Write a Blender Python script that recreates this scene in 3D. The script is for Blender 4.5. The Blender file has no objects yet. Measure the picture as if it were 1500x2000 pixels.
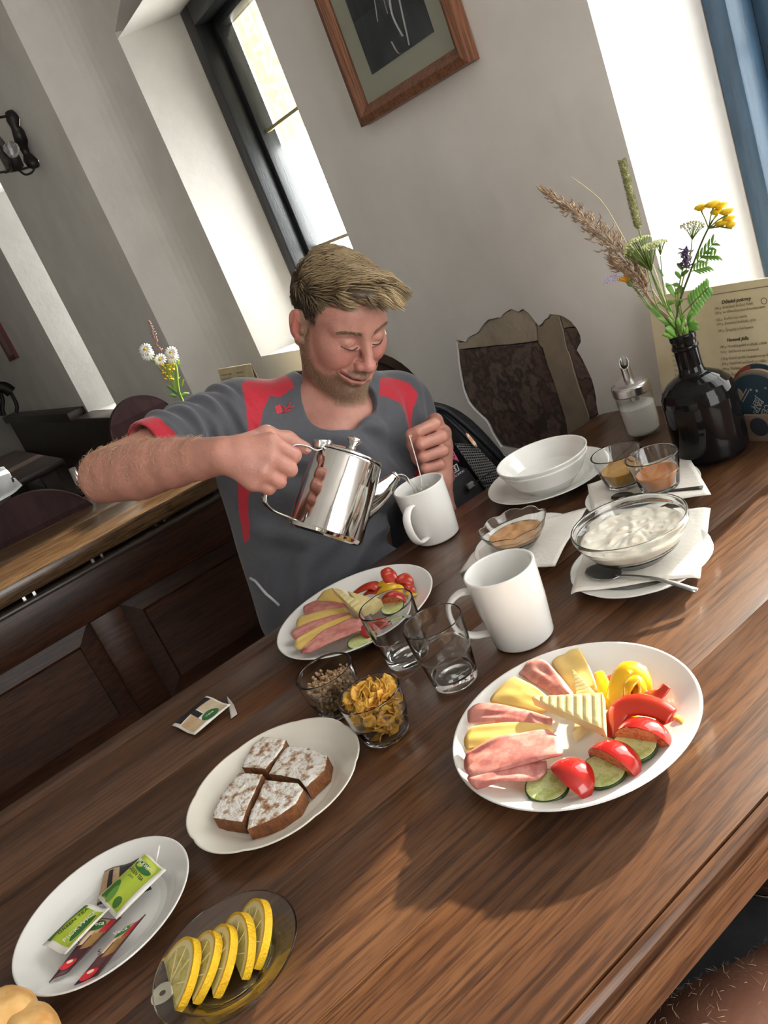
import bpy, bmesh, math, random
import numpy as np
from mathutils import Vector, Matrix, Euler, noise
from mathutils.geometry import tessellate_polygon
from mathutils.bvhtree import BVHTree
random.seed(7); np.random.seed(7)
SC = bpy.context.scene
COL = SC.collection
V = Vector
# ------------------------------------------------------------------ camera
FPX, PITCH, ROLL, HEAD = 1609.4, .328655, -.402964, .467209
CAM = V((0, 0, 1.30))
_fw = V((-math.cos(HEAD)*math.cos(PITCH), math.sin(HEAD)*math.cos(PITCH), -math.sin(PITCH)))
_rt0 = V((math.sin(HEAD), math.cos(HEAD), 0)); _up0 = _rt0.cross(_fw)
_rt = _rt0*math.cos(ROLL) + _up0*math.sin(ROLL); _up = _up0*math.cos(ROLL) - _rt0*math.sin(ROLL)
cd = bpy.data.cameras.new('camera'); cam = bpy.data.objects.new('camera', cd); COL.objects.link(cam)
cd.sensor_fit = 'VERTICAL'; cd.sensor_height = 36; cd.sensor_width = 27; cd.lens = 36*FPX/2000
cd.clip_start = .02
M = Matrix((_rt, _up, -_fw)).transposed().to_4x4(); M.translation = CAM
cam.matrix_world = M; SC.camera = cam
# ------------------------------------------------------------------ light
wd = bpy.data.worlds.new('sky'); SC.world = wd; wd.use_nodes = True
wd.node_tree.nodes['Background'].inputs[0].default_value = (1.0, .982, .955, 1)
wd.node_tree.nodes['Background'].inputs[1].default_value = 2.6
sd = bpy.data.lights.new('sun', 'SUN'); sd.energy = 9.0; sd.angle = .02; sd.color = (1, .86, .68)
sun = bpy.data.objects.new('sun', sd); COL.objects.link(sun)
_sdir = V((.192, -.981, -.272)).normalized()           # travel of the low sun
sun.rotation_euler = _sdir.to_track_quat('-Z', 'Y').to_euler(); sun.location = (-1, 6, 3)
def win_light(name, loc, sx, sz, e, spread=3.14159):
    l = bpy.data.lights.new(name, 'AREA'); l.shape = 'RECTANGLE'; l.size = sx; l.size_y = sz; l.energy = e
    l.color = (1, .98, .95); l.spread = spread
    o = bpy.data.objects.new(name, l); COL.objects.link(o); o.location = loc
    o.rotation_euler = (math.radians(-90), 0, 0); return o
win_light('window_daylight', (-2.85, 2.0, 1.6), .9, 1.5, 30)
win_light('window_daylight', (-5.62, 2.0, 1.6), .7, 1.5, 26)
SC.view_settings.view_transform = 'Standard'; SC.view_settings.look = 'None'
SC.view_settings.gamma = 1; SC.view_settings.use_curve_mapping = False
SC.view_settings.exposure = 1.46
# ------------------------------------------------------------------ helpers
def W(px, py, X=None, Y=None, Z=None):
    """point of the place seen at a photo position, on a plane of known X, Y or Z"""
    d = _fw + _rt*((px-750)/FPX) - _up*((py-1000)/FPX)
    if X is not None: return CAM + d*(X/d.x)
    if Y is not None: return CAM + d*(Y/d.y)
    return CAM + d*((Z-CAM.z)/d.z)
MATS = {}
def mat(name, col=(.8,.8,.8), rough=.5, metal=0, trans=0, ior=1.45, sss=0, coat=0, spec=None, sheen=0,
        var=None, scale=20, bump=0, bscale=60, attr=None, stretch=None, emit=None, detail=4, contrast=(.35,.65)):
    if name in MATS: return MATS[name]
    m = bpy.data.materials.new(name); m.use_nodes = True; nt = m.node_tree; b = nt.nodes['Principled BSDF']
    I = b.inputs
    I['Base Color'].default_value = (*col, 1); I['Roughness'].default_value = rough; I['Metallic'].default_value = metal
    I['Transmission Weight'].default_value = trans; I['IOR'].default_value = ior
    if sss:
        I['Subsurface Weight'].default_value = sss; I['Subsurface Radius'].default_value = (.012, .005, .003); I['Subsurface Scale'].default_value = .6
    if coat: I['Coat Weight'].default_value = coat; I['Coat Roughness'].default_value = .08
    if spec is not None: I['Specular IOR Level'].default_value = spec
    if sheen: I['Sheen Weight'].default_value = sheen
    if emit: I['Emission Color'].default_value = (*col, 1); I['Emission Strength'].default_value = emit
    L = nt.links.new; N = nt.nodes.new
    tc = N('ShaderNodeTexCoord'); src = tc.outputs['Object']
    if stretch:
        mp = N('ShaderNodeMapping'); mp.inputs['Scale'].default_value = stretch; L(src, mp.inputs[0]); src = mp.outputs[0]
    colout = None
    if attr:
        a = N('ShaderNodeAttribute'); a.attribute_name = attr; colout = a.outputs['Color']
    if var:
        nz = N('ShaderNodeTexNoise'); nz.inputs['Scale'].default_value = scale; nz.inputs['Detail'].default_value = detail
        nz.inputs['Roughness'].default_value = .6; L(src, nz.inputs['Vector'])
        r = N('ShaderNodeValToRGB'); e = r.color_ramp.elements
        e[0].position = contrast[0]; e[1].position = contrast[1]
        cols = [var] if not isinstance(var[0], (tuple, list)) else list(var)
        allc = [col]+cols
        if colout is None:
            e[0].color = (*allc[0], 1); e[1].color = (*allc[-1], 1)
            for k in range(1, len(allc)-1):
                x = e.new(contrast[0]+(contrast[1]-contrast[0])*k/(len(allc)-1)); x.color = (*allc[k], 1)
            L(nz.outputs['Fac'], r.inputs[0]); colout = r.outputs[0]
        else:
            e[0].color = (*cols[0], 1); e[1].color = (*cols[-1], 1); L(nz.outputs['Fac'], r.inputs[0])
            mx = N('ShaderNodeMix'); mx.data_type = 'RGBA'; mx.blend_type = 'MULTIPLY'; mx.inputs[0].default_value = 1
            L(colout, mx.inputs[6]); L(r.outputs[0], mx.inputs[7]); colout = mx.outputs[2]
    if colout is not None:
        L(colout, I['Base Color'])
        if emit: L(colout, I['Emission Color'])
    if bump:
        nb = N('ShaderNodeTexNoise'); nb.inputs['Scale'].default_value = bscale; nb.inputs['Detail'].default_value = 5; L(src, nb.inputs['Vector'])
        bp = N('ShaderNodeBump'); bp.inputs['Strength'].default_value = bump; bp.inputs['Distance'].default_value = .004
        L(nb.outputs['Fac'], bp.inputs['Height']); L(bp.outputs[0], I['Normal'])
    MATS[name] = m; return m
def wood(name, dark, mid, light, rough=.35, axis='Y', fine=1.0, coat=0.0, bump=.25):
    """long streaks and pores of grain running along one axis"""
    if name in MATS: return MATS[name]
    m = bpy.data.materials.new(name); m.use_nodes = True; nt = m.node_tree; b = nt.nodes['Principled BSDF']
    L = nt.links.new; N = nt.nodes.new
    tc = N('ShaderNodeTexCoord')
    def mp(sc):
        q = N('ShaderNodeMapping'); q.inputs['Scale'].default_value = sc; L(tc.outputs['Object'], q.inputs[0]); return q.outputs[0]
    def ax(a, c):
        return {'X': (a, c, c), 'Y': (c, a, c), 'Z': (c, c, a)}[axis]
    n1 = N('ShaderNodeTexNoise'); n1.inputs['Scale'].default_value = 1; n1.inputs['Detail'].default_value = 6; L(mp(ax(1.2, 16*fine)), n1.inputs['Vector'])
    n1.inputs['Distortion'].default_value = .6
    n2 = N('ShaderNodeTexNoise'); n2.inputs['Scale'].default_value = 1; n2.inputs['Detail'].default_value = 3; L(mp(ax(9, 230*fine)), n2.inputs['Vector'])
    n3 = N('ShaderNodeTexNoise'); n3.inputs['Scale'].default_value = 1; n3.inputs['Detail'].default_value = 2; L(mp(ax(30, 520*fine)), n3.inputs['Vector'])
    r = N('ShaderNodeValToRGB'); e = r.color_ramp.elements
    e[0].position = .3; e[0].color = (*dark, 1); e[1].position = .72; e[1].color = (*light, 1)
    x = e.new(.5); x.color = (*mid, 1); L(n1.outputs['Fac'], r.inputs[0])
    r2 = N('ShaderNodeValToRGB'); r2.color_ramp.elements[0].position = .36; r2.color_ramp.elements[0].color = (.42, .36, .32, 1)
    r2.color_ramp.elements[1].position = .56; r2.color_ramp.elements[1].color = (1, 1, 1, 1); L(n2.outputs['Fac'], r2.inputs[0])
    r3 = N('ShaderNodeValToRGB'); r3.color_ramp.elements[0].position = .34; r3.color_ramp.elements[0].color = (.62, .58, .55, 1)
    r3.color_ramp.elements[1].position = .48; r3.color_ramp.elements[1].color = (1, 1, 1, 1); L(n3.outputs['Fac'], r3.inputs[0])
    def mul(a, c):
        q = N('ShaderNodeMix'); q.data_type = 'RGBA'; q.blend_type = 'MULTIPLY'; q.inputs[0].default_value = 1; L(a, q.inputs[6]); L(c, q.inputs[7]); return q.outputs[2]
    L(mul(mul(r.outputs[0], r2.outputs[0]), r3.outputs[0]), b.inputs['Base Color'])
    b.inputs['Roughness'].default_value = rough
    if coat: b.inputs['Coat Weight'].default_value = coat; b.inputs['Coat Roughness'].default_value = .2
    bp = N('ShaderNodeBump'); bp.inputs['Strength'].default_value = bump; bp.inputs['Distance'].default_value = .001
    L(n2.outputs['Fac'], bp.inputs['Height']); L(bp.outputs[0], b.inputs['Normal'])
    MATS[name] = m; return m
def thin_glass(name, tint=(.96,.98,.97), base=.045, power=5, rough=.0):
    if name in MATS: return MATS[name]
    m = bpy.data.materials.new(name); m.use_nodes = True; nt = m.node_tree; nt.nodes.remove(nt.nodes['Principled BSDF'])
    N = nt.nodes.new; L = nt.links.new
    lw_ = N('ShaderNodeLayerWeight'); pw_ = N('ShaderNodeMath'); pw_.operation = 'POWER'; pw_.inputs[1].default_value = power; L(lw_.outputs['Facing'], pw_.inputs[0])
    fr = N('ShaderNodeMath'); fr.operation = 'MULTIPLY_ADD'; fr.inputs[1].default_value = .9; fr.inputs[2].default_value = base; L(pw_.outputs[0], fr.inputs[0])
    t = N('ShaderNodeBsdfTransparent'); t.inputs[0].default_value = (*tint, 1)
    g = N('ShaderNodeBsdfGlossy'); g.inputs['Roughness'].default_value = rough
    mx = N('ShaderNodeMixShader'); L(fr.outputs[0], mx.inputs[0]); L(t.outputs[0], mx.inputs[1]); L(g.outputs[0], mx.inputs[2])
    L(mx.outputs[0], nt.nodes['Material Output'].inputs[0]); MATS[name] = m; return m
# --- mesh collecting
class MB:
    def __init__(s): s.v = []; s.f = []; s.smooth = []
    def add(s, vs, fs, smooth=True):
        o = len(s.v); s.v += [tuple(p) for p in vs]; s.f += [tuple(i+o for i in f) for f in fs]; s.smooth += [smooth]*len(fs); return s
    def box(s, a, b, smooth=False):
        (x0,y0,z0),(x1,y1,z1) = a, b
        x0,x1 = min(x0,x1),max(x0,x1); y0,y1 = min(y0,y1),max(y0,y1); z0,z1 = min(z0,z1),max(z0,z1)
        return s.add([(x0,y0,z0),(x1,y0,z0),(x1,y1,z0),(x0,y1,z0),(x0,y0,z1),(x1,y0,z1),(x1,y1,z1),(x0,y1,z1)],
            [(0,3,2,1),(4,5,6,7),(0,1,5,4),(1,2,6,5),(2,3,7,6),(3,0,4,7)], smooth)
    def lathe(s, prof, c=(0,0,0), n=48, close=False, mod=None):
        pr = [prof[0]]
        for p, q in zip(prof, list(prof[1:])+([prof[0]] if close else [])):
            L_ = math.hypot(q[0]-p[0], q[1]-p[1])
            if L_ > .005:
                k = min(.0012, L_*.2)/L_
                pr += [(lerp(p[0],q[0],k), lerp(p[1],q[1],k)), (lerp(p[0],q[0],1-k), lerp(p[1],q[1],1-k))]
            pr.append(q)
        if close: pr.pop()
        prof = pr; vs = []; m = len(prof); idx = {}
        for j, (r, z) in enumerate(prof):
            if r < 1e-9:
                vs.append((c[0], c[1], c[2]+z))
                for i in range(n): idx[i, j] = len(vs)-1
        for i in range(n):
            a = 2*math.pi*i/n
            for j, (r, z) in enumerate(prof):
                if r < 1e-9: continue
                rr, zz = (mod(a, j, r, z) if mod else (r, z)); idx[i, j] = len(vs)
                vs.append((c[0]+rr*math.cos(a), c[1]+rr*math.sin(a), c[2]+zz))
        fs = []
        for i in range(n):
            k = (i+1) % n
            for j in range(m-1 if not close else m):
                j2 = (j+1) % m; f = []
                for q in (idx[i,j], idx[k,j], idx[k,j2], idx[i,j2]):
                    if q not in f: f.append(q)
                if len(f) > 2: fs.append(tuple(f))
        return s.add(vs, fs)
    def tube(s, pts, r, n=8, cap=True, flat=None):
        pts = [V(p) for p in pts]; m = len(pts); rs = r if isinstance(r, (list, tuple)) else [r]*m
        vs = []; up = None
        for i, p in enumerate(pts):
            t = (pts[min(i+1,m-1)]-pts[max(i-1,0)]).normalized()
            if up is None:
                up = V((0,0,1)) if abs(t.z) < .9 else V((1,0,0))
            a = t.cross(up).normalized(); b = a.cross(t).normalized(); up = b
            for k in range(n):
                q = 2*math.pi*k/n; fx, fy = (1, 1) if flat is None else flat
                vs.append(p + a*(math.cos(q)*rs[i]*fx) + b*(math.sin(q)*rs[i]*fy))
        fs = [(i*n+k, i*n+(k+1)%n, (i+1)*n+(k+1)%n, (i+1)*n+k) for i in range(m-1) for k in range(n)]
        if cap: fs += [tuple(range(n))[::-1], tuple((m-1)*n+k for k in range(n))]
        return s.add(vs, fs)
    def prism(s, poly, z0, z1, smooth=False):
        n = len(poly); vs = [(x,y,z0) for x,y in poly]+[(x,y,z1) for x,y in poly]
        fs = [(i,(i+1)%n,n+(i+1)%n,n+i) for i in range(n)]+[tuple(range(n))[::-1], tuple(range(n,2*n))]
        return s.add(vs, fs, smooth)
    def grid(s, P, wrap_u=False, wrap_v=False, smooth=True):
        nu, nv = len(P), len(P[0]); vs = [p for row in P for p in row]
        fs = [(i*nv+j, ((i+1)%nu)*nv+j, ((i+1)%nu)*nv+(j+1)%nv, i*nv+(j+1)%nv) for i in range(nu if wrap_u else nu-1) for j in range(nv if wrap_v else nv-1)]
        return s.add(vs, fs, smooth)
    def ico(s, c, r, sub=2, sc=(1,1,1), nz=0, nf=30, rot=None):
        bm = bmesh.new(); bmesh.ops.create_icosphere(bm, subdivisions=sub, radius=1)
        vs = []
        for v in bm.verts:
            p = v.co.copy(); k = 1 + (nz*noise.noise(V((p.x*2+c[0]*nf, p.y*2+c[1]*nf, p.z*2+c[2]*nf))) if nz else 0)
            q = V((p.x*sc[0], p.y*sc[1], p.z*sc[2]))*r*k
            if rot: q = rot @ q
            vs.append(V(c)+q)
        fs = [tuple(v.index for v in f.verts) for f in bm.faces]; bm.free(); return s.add(vs, fs)
    def xf(s, mtx):
        s.v = [tuple(mtx @ V(p)) for p in s.v]; return s
    def build(s, name, m, parent=None, loc=None, bevel=0, seg=2, sub=0, solid=0, matrix=None, fixn=True, world=True):
        me = bpy.data.meshes.new(name); me.from_pydata(s.v, [], s.f); me.update()
        for p, q in zip(me.polygons, s.smooth): p.use_smooth = q
        if fixn:
            bm = bmesh.new(); bm.from_mesh(me); bmesh.ops.recalc_face_normals(bm, faces=bm.faces)
            if bevel:
                es = [e for e in bm.edges if len(e.link_faces) == 2 and e.calc_face_angle(0) > .5]
                bmesh.ops.bevel(bm, geom=es, offset=bevel, segments=seg, profile=.5, affect='EDGES', clamp_overlap=True)
                for f in bm.faces: f.smooth = True
            bm.to_mesh(me); bm.free()
            if bevel:
                me.update()
                try: me.set_sharp_from_angle(angle=math.radians(40))
                except Exception: pass
        o = bpy.data.objects.new(name, me); COL.objects.link(o)
        if m is not None:
            for k in (m if isinstance(m, (list, tuple)) else [m]): me.materials.append(k)
        if loc is not None: o.location = loc
        if matrix is not None: o.matrix_world = matrix
        if solid:
            d = o.modifiers.new('solid', 'SOLIDIFY'); d.thickness = solid; d.offset = 0
        if sub:
            d = o.modifiers.new('sub', 'SUBSURF'); d.levels = sub; d.render_levels = sub
        if parent is not None:
            o.parent = parent
            if world: o.matrix_parent_inverse = wm(parent).inverted()
        return o
def wm(o):
    return (wm(o.parent) @ o.matrix_parent_inverse @ o.matrix_basis) if o.parent else o.matrix_basis.copy()
def tag(o, label, cat, group=None, kind=None):
    o['label'] = label; o['category'] = cat
    if group: o['group'] = group
    if kind: o['kind'] = kind
    return o
def empty(name, loc=(0,0,0), rz=0, label=None, cat=None, group=None):
    o = bpy.data.objects.new(name, None); COL.objects.link(o); o.location = loc; o.rotation_euler = (0,0,rz)
    o.empty_display_size = .05
    if label: tag(o, label, cat, group)
    return o
def structure(o): o['kind'] = 'structure'; return o
def text_mesh(name, body, size, m, parent, matrix, extrude=.0002, align='LEFT', shear=0, bold=0):
    c = bpy.data.curves.new(name, 'FONT'); c.body = body; c.size = size; c.extrude = extrude; c.align_x = align; c.shear = shear
    c.offset = bold; c.resolution_u = 2
    o = bpy.data.objects.new(name, c); COL.objects.link(o)
    dg = bpy.context.evaluated_depsgraph_get(); me = bpy.data.meshes.new_from_object(o.evaluated_get(dg))
    bpy.data.objects.remove(o); me.name = name
    o = bpy.data.objects.new(name, me); COL.objects.link(o); me.materials.clear(); me.materials.append(m)
    o.parent = parent; o.matrix_local = matrix; return o
def frame(origin, xdir, ydir):
    x = V(xdir).normalized(); z = x.cross(V(ydir)).normalized(); y = z.cross(x)
    q = Matrix((x, y, z)).transposed().to_4x4(); q.translation = V(origin); return q
def lerp(a, b, t): return a+(b-a)*t
def bez(p, n=12):
    """smooth curve through points (Catmull-Rom)"""
    p = [V(q) for q in p]; out = []
    for i in range(len(p)-1):
        a, b, c, d = p[max(i-1,0)], p[i], p[i+1], p[min(i+2,len(p)-1)]
        for k in range(n):
            t = k/n; out.append(.5*((2*b)+(c-a)*t+(2*a-5*b+4*c-d)*t*t+(3*b-a-3*c+d)*t**3))
    out.append(p[-1]); return out
# ------------------------------------------------------------------ the room
YW = 1.23
m_plaster = mat('plaster', (.77,.745,.715), .9, var=(.69,.665,.635), scale=3.5, bump=.5, bscale=22)
m_paint = mat('window_paint_skylit', (.06,.12,.20), .32, var=(.045,.085,.14), scale=8, stretch=(6,6,1), bump=.15, bscale=40)  # same dark frame paint, with the blue sky light mixed into its colour
m_floor = mat('floor', (.012,.013,.016), .75, var=(.03,.03,.035), scale=9, bump=.3, bscale=120)
m_dark = wood('dark_wood', (.006,.003,.002), (.018,.008,.005), (.035,.016,.01), .4, 'Y', .8)
m_maroon = mat('maroon_wood', (.020,.007,.008), .6, spec=.25, var=(.042,.016,.017), scale=6, stretch=(4,4,1), detail=6)
m_pane = thin_glass('window_pane')
WIN = [((-.05,1.50),(-1.012,1.50),.64,2.35), ((-2.44,1.70),(-3.27,1.70),.93,2.24), ((-5.40,1.70),(-5.85,1.70),.80,2.30)]
plan = [(2.4,YW),(0.02,YW),WIN[0][0],WIN[0][1],(-1.035,YW),(-1.99,YW),(-2.06,1.40),(-2.33,1.45),WIN[1][0],WIN[1][1],
        (-3.38,1.45),(-3.52,1.4485),(-3.58,1.443),(-3.625,1.434),(-3.66,1.42),(-3.688,1.40),(-3.71,1.375),(-3.73,1.34),(-3.76,1.285),(-3.79,YW),(-5.25,YW),(-5.32,1.45),WIN[2][0],WIN[2][1],(-6.10,YW),(-9.6,YW)]
wall = MB(); H = 3.0
patch_px = [(105,385),(110,360),(190,375),(205,340),(300,290),(360,210),(400,165),(520,145),(560,95),(625,65),(690,95),(730,65),(790,110),(850,185),(880,220),(905,210),(930,170),(970,150),(980,115),(1060,120),(1110,130),(1190,190),(1240,250),(1275,320),(1280,380),(1240,450),(1300,550),(1380,720),(1415,850),(1425,950),(1445,1060),(1380,1130),(1300,1330),(1150,1500),(900,1480),(680,1400),(520,1370),(440,1240),(390,1130),(280,1030),(215,950),(165,820),(125,600)]
def pq(x, y, Y=YW):
    p = W(870+x/4.839, 590+y/4.839, Y=Y); return (p.x, p.z)
def rough_poly(poly, step=.008, amp=.0016, seed=0):
    out = []
    for i in range(len(poly)):
        a = V(poly[i]); b = V(poly[(i+1)%len(poly)]); n = max(1, int((b-a).length/step))
        for k in range(n):
            p = a.lerp(b, k/n); w = noise.noise_vector(V((p.x*90+seed, p.y*90, seed)))
            out.append((p.x+w.x*amp, p.y+w.y*amp))
    return out
hole = rough_poly([pq(*p) for p in patch_px])
for a, b in zip(plan[:-1], plan[1:]):
    w = [q for q in WIN if q[0] == a and q[1] == b]
    def quad(z0, z1):
        wall.add([(a[0],a[1],z0),(b[0],b[1],z0),(b[0],b[1],z1),(a[0],a[1],z1)], [(0,1,2,3)], False)
    if w: quad(0, w[0][2]); quad(w[0][3], H)
    elif a == (-1.035,YW):
        outer = [(a[0],0),(b[0],0),(b[0],H),(a[0],H)]
        tri = tessellate_polygon([[V((x,z,0)) for x,z in outer], [V((x,z,0)) for x,z in hole]])
        pts = [(x,YW,z) for x,z in outer+hole]
        wall.add(pts, [tuple(t) for t in tri], False)
        n = len(hole); D = .03
        wall.add([(x,YW,z) for x,z in hole]+[(x,YW+D,z) for x,z in hole], [(i,(i+1)%n,n+(i+1)%n,n+i) for i in range(n)], False)
        t2 = tessellate_polygon([[V((x,z,0)) for x,z in hole]])
        wall.add([(x,YW+D,z) for x,z in hole], [tuple(t) for t in t2], False)
    else: quad(0, H)
def cap(pts, z): wall.add([(x,y,z) for x,y in pts], [tuple(range(len(pts)))], False)
for idx, poly in ((0,[(0.02,YW),WIN[0][0],WIN[0][1],(-1.035,YW)]), (1,[(-2.33,1.45),WIN[1][0],WIN[1][1],(-3.38,1.45)]), (2,[(-5.25,YW),(-5.32,1.45),WIN[2][0],WIN[2][1],(-6.10,YW)])):
    cap(poly, WIN[idx][2]-.002); cap(poly, WIN[idx][3]+.002)
    if idx == 1:
        wall.add([(-2.33,1.45,2.30),(-2.6,1.45,2.36),(-2.85,1.45,2.38),(-3.1,1.45,2.345),(-3.38,1.45,2.265),(-3.38,1.45,H),(-2.33,1.45,H)], [tuple(range(7))], False)
        wall.add([(-2.33,1.45,2.30),(-2.6,1.45,2.36),(-2.85,1.45,2.38),(-3.1,1.45,2.345),(-3.38,1.45,2.265),(-3.27,1.70,2.242),(-2.44,1.70,2.242)], [(0,1,6),(1,2,6),(2,3,5),(2,5,6),(3,4,5)], False)
        wall.add([(-2.33,1.45,.0),(-3.38,1.45,0),(-3.38,1.45,.93),(-2.33,1.45,.93)], [(0,1,2,3)], False)
    else:
        xs = [p[0] for p in poly]; x0, x1 = max(xs), min(xs)
        wall.add([(x0,YW,WIN[idx][3]),(x1,YW,WIN[idx][3]),(x1,YW,H),(x0,YW,H)], [(0,1,2,3)], False)
        wall.add([(x0,YW,0),(x1,YW,0),(x1,YW,WIN[idx][2]),(x0,YW,WIN[idx][2])], [(0,1,2,3)], False)
wall_right = structure(wall.build('wall_right', m_plaster, fixn=False))
# stones laid bare in the plaster
m_st_dark = mat('dark_stone', (.048,.036,.034), .75, var=[(.16,.095,.08),(.06,.047,.045),(.21,.14,.115),(.10,.076,.07),(.5,.41,.33)], scale=24, detail=9, bump=1, bscale=50, contrast=(.28,.80))
m_st_beige = mat('beige_stone', (.48,.41,.31), .9, var=[(.40,.34,.26),(.27,.22,.16)], scale=14, detail=7, bump=.6, bscale=70, contrast=(.35,.8))
m_st_tan = mat('tan_stone', (.33,.265,.195), .85, var=(.26,.21,.155), scale=18, detail=6, bump=.3, bscale=90)
def stone(poly, m, depth, seed, label=None):
    pl = rough_poly([pq(*p) for p in poly], .006, .0012, seed); n = len(pl); mb = MB()
    c = V((sum(p[0] for p in pl)/n, sum(p[1] for p in pl)/n))
    ins = [tuple(V(p)+(c-V(p)).normalized()*.0025) for p in pl]
    mb.add([(x,YW+.03,z) for x,z in pl]+[(x,YW+depth+.002,z) for x,z in pl]+[(x,YW+depth,z) for x,z in ins],
        [(i,(i+1)%n,n+(i+1)%n,n+i) for i in range(n)]+[(n+i,n+(i+1)%n,2*n+(i+1)%n,2*n+i) for i in range(n)], False)
    t = tessellate_polygon([[V((x,z,0)) for x,z in ins]])
    mb.add([(x,YW+depth,z) for x,z in ins], [tuple(q) for q in t], False)
    o = mb.build('stone', m, wall_right)
    if label: o['label'] = label
stone([(112,390),(190,385),(210,345),(300,298),(365,215),(405,172),(520,150),(565,100),(625,75),(690,100),(730,75),(785,115),(840,190),(850,300),(860,370),(770,385),(620,405),(118,450)], m_st_beige, .003, 1, 'pale beige stone')
stone([(118,462),(620,415),(770,398),(862,382),(900,430),(950,600),(1000,740),(1060,930),(1120,1110),(1145,1260),(1100,1480),(900,1470),(690,1392),(530,1362),(450,1235),(400,1125),(290,1025),(225,945),(172,818),(132,600)], m_st_dark, .004, 2, 'dark mottled stone')
stone([(858,195),(882,228),(908,216),(934,178),(975,156),(985,122),(1058,126),(1090,230),(1115,330),(1130,430),(1165,500),(1215,680),(1260,830),(1310,960),(1350,1090),(1300,1320),(1155,1490),(1110,1480),(1152,1260),(1126,1108),(1066,930),(1008,740),(958,600),(910,430),(870,380),(862,300)], m_st_tan, .002, 3, 'smooth tan stone rib')
stone([(1066,127),(1110,136),(1186,196),(1222,240),(1100,262),(1092,215)], m_st_tan, .004, 4)
stone([(1102,268),(1226,246),(1270,322),(1274,380),(1232,450),(1292,552),(1372,722),(1407,852),(1418,952),(1436,1058),(1376,1110),(1354,1080),(1315,950),(1266,828),(1222,680),(1172,500),(1138,430),(1124,330)], m_st_dark, .004, 5, 'broken dark stone')
# other walls, floor, ceiling
structure(MB().box((-9.6,-3.2,-.05),(2.4,2.2,0)).build('floor', m_floor))
structure(MB().box((-9.6,-3.2,H),(2.4,2.2,H+.1)).build('ceiling', m_plaster))
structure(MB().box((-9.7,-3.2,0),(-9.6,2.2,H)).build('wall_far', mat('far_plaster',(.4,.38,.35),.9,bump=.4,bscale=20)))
structure(MB().box((-9.6,-3.3,0),(2.4,-3.2,H)).build('wall_left', m_plaster))
mbw = MB().box((2.4,-3.2,0),(2.5,-.45,H)); mbw.box((2.4,-.45,2.75),(2.5,2.2,H)).box((2.4,-.45,0),(2.5,2.2,.15))
structure(mbw.build('wall_near_blocker', m_plaster))      # unseen wall behind the camera, added with its opening to give light direction
# windows: painted frames, thin glazing bars, panes
m_paint1 = mat('charcoal_paint', (.022,.024,.028), .35, var=(.012,.013,.016), scale=8, stretch=(6,6,1), bump=.15, bscale=40)  # the frame paint without that sky light mixed in
def window(n, idx, bars, fw=.075, m_paint=m_paint1):
    (x0,y),(x1,_),z0,z1 = WIN[idx]; x0, x1 = min(x0,x1), max(x0,x1)
    fr = MB()
    for a, b in (((x0,y-.02,z0),(x0+fw,y+.14,z1)), ((x1-fw,y-.02,z0),(x1,y+.14,z1)), ((x0+fw,y-.02,z0),(x1-fw,y+.14,z0+fw)), ((x0+fw,y-.02,z1-fw),(x1-fw,y+.14,z1))):
        fr.box(a, b)
    o = structure(fr.build(f'window_{n}', m_paint, bevel=.006))
    s = MB(); f2 = fw+.035
    for a, b in (((x0+fw,y+.05,z0+fw),(x0+f2,y+.12,z1-fw)), ((x1-f2,y+.05,z0+fw),(x1-fw,y+.12,z1-fw)), ((x0+f2,y+.05,z0+fw),(x1-f2,y+.12,z0+f2)), ((x0+f2,y+.05,z1-f2),(x1-f2,y+.12,z1-fw))):
        s.box(a, b)
    s.build('sash', m_paint, o, bevel=.004)
    zs = [z0+f2]+bars+[z1-f2]
    for zz in bars:
        MB().box((x0+f2,y+.075,zz-.006),(x1-f2,y+.095,zz+.006)).build('glazing_bar', mat('brass_bar',(.35,.29,.16),.4,.4), o)
    for a, b in zip(zs[:-1], zs[1:]):
        MB().box((x0+f2,y+.083,a+.006),(x1-f2,y+.087,b-.006)).build('pane', m_pane, o)
    return o
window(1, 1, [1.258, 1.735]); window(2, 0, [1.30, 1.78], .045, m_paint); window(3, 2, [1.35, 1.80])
# lace curtain hanging in the upper half of the window
m_lace = bpy.data.materials.new('lace'); m_lace.use_nodes = True
def lace_nodes(m):
    nt = m.node_tree; nt.nodes.remove(nt.nodes['Principled BSDF']); N = nt.nodes.new; L = nt.links.new
    tc = N('ShaderNodeTexCoord'); nz = N('ShaderNodeTexNoise'); nz.inputs['Scale'].default_value = 34; nz.inputs['Detail'].default_value = 3; L(tc.outputs['Object'], nz.inputs['Vector'])
    rp = N('ShaderNodeValToRGB'); rp.color_ramp.elements[0].position = .47; rp.color_ramp.elements[1].position = .56; L(nz.outputs['Fac'], rp.inputs[0])
    mx0 = N('ShaderNodeMath'); mx0.operation = 'MULTIPLY_ADD'; mx0.inputs[1].default_value = .06; mx0.inputs[2].default_value = .92; L(rp.outputs[0], mx0.inputs[0])
    d = N('ShaderNodeBsdfTranslucent'); d.inputs[0].default_value = (.11,.10,.065,1); df = N('ShaderNodeBsdfDiffuse'); df.inputs[0].default_value = (.3,.28,.2,1)
    a = N('ShaderNodeMixShader'); a.inputs[0].default_value = .5; L(d.outputs[0], a.inputs[1]); L(df.outputs[0], a.inputs[2])
    t = N('ShaderNodeBsdfTransparent'); mx = N('ShaderNodeMixShader'); L(mx0.outputs[0], mx.inputs[0]); L(t.outputs[0], mx.inputs[1]); L(a.outputs[0], mx.inputs[2])
    L(mx.outputs[0], nt.nodes['Material Output'].inputs[0])
lace_nodes(m_lace)
P = []
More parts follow.
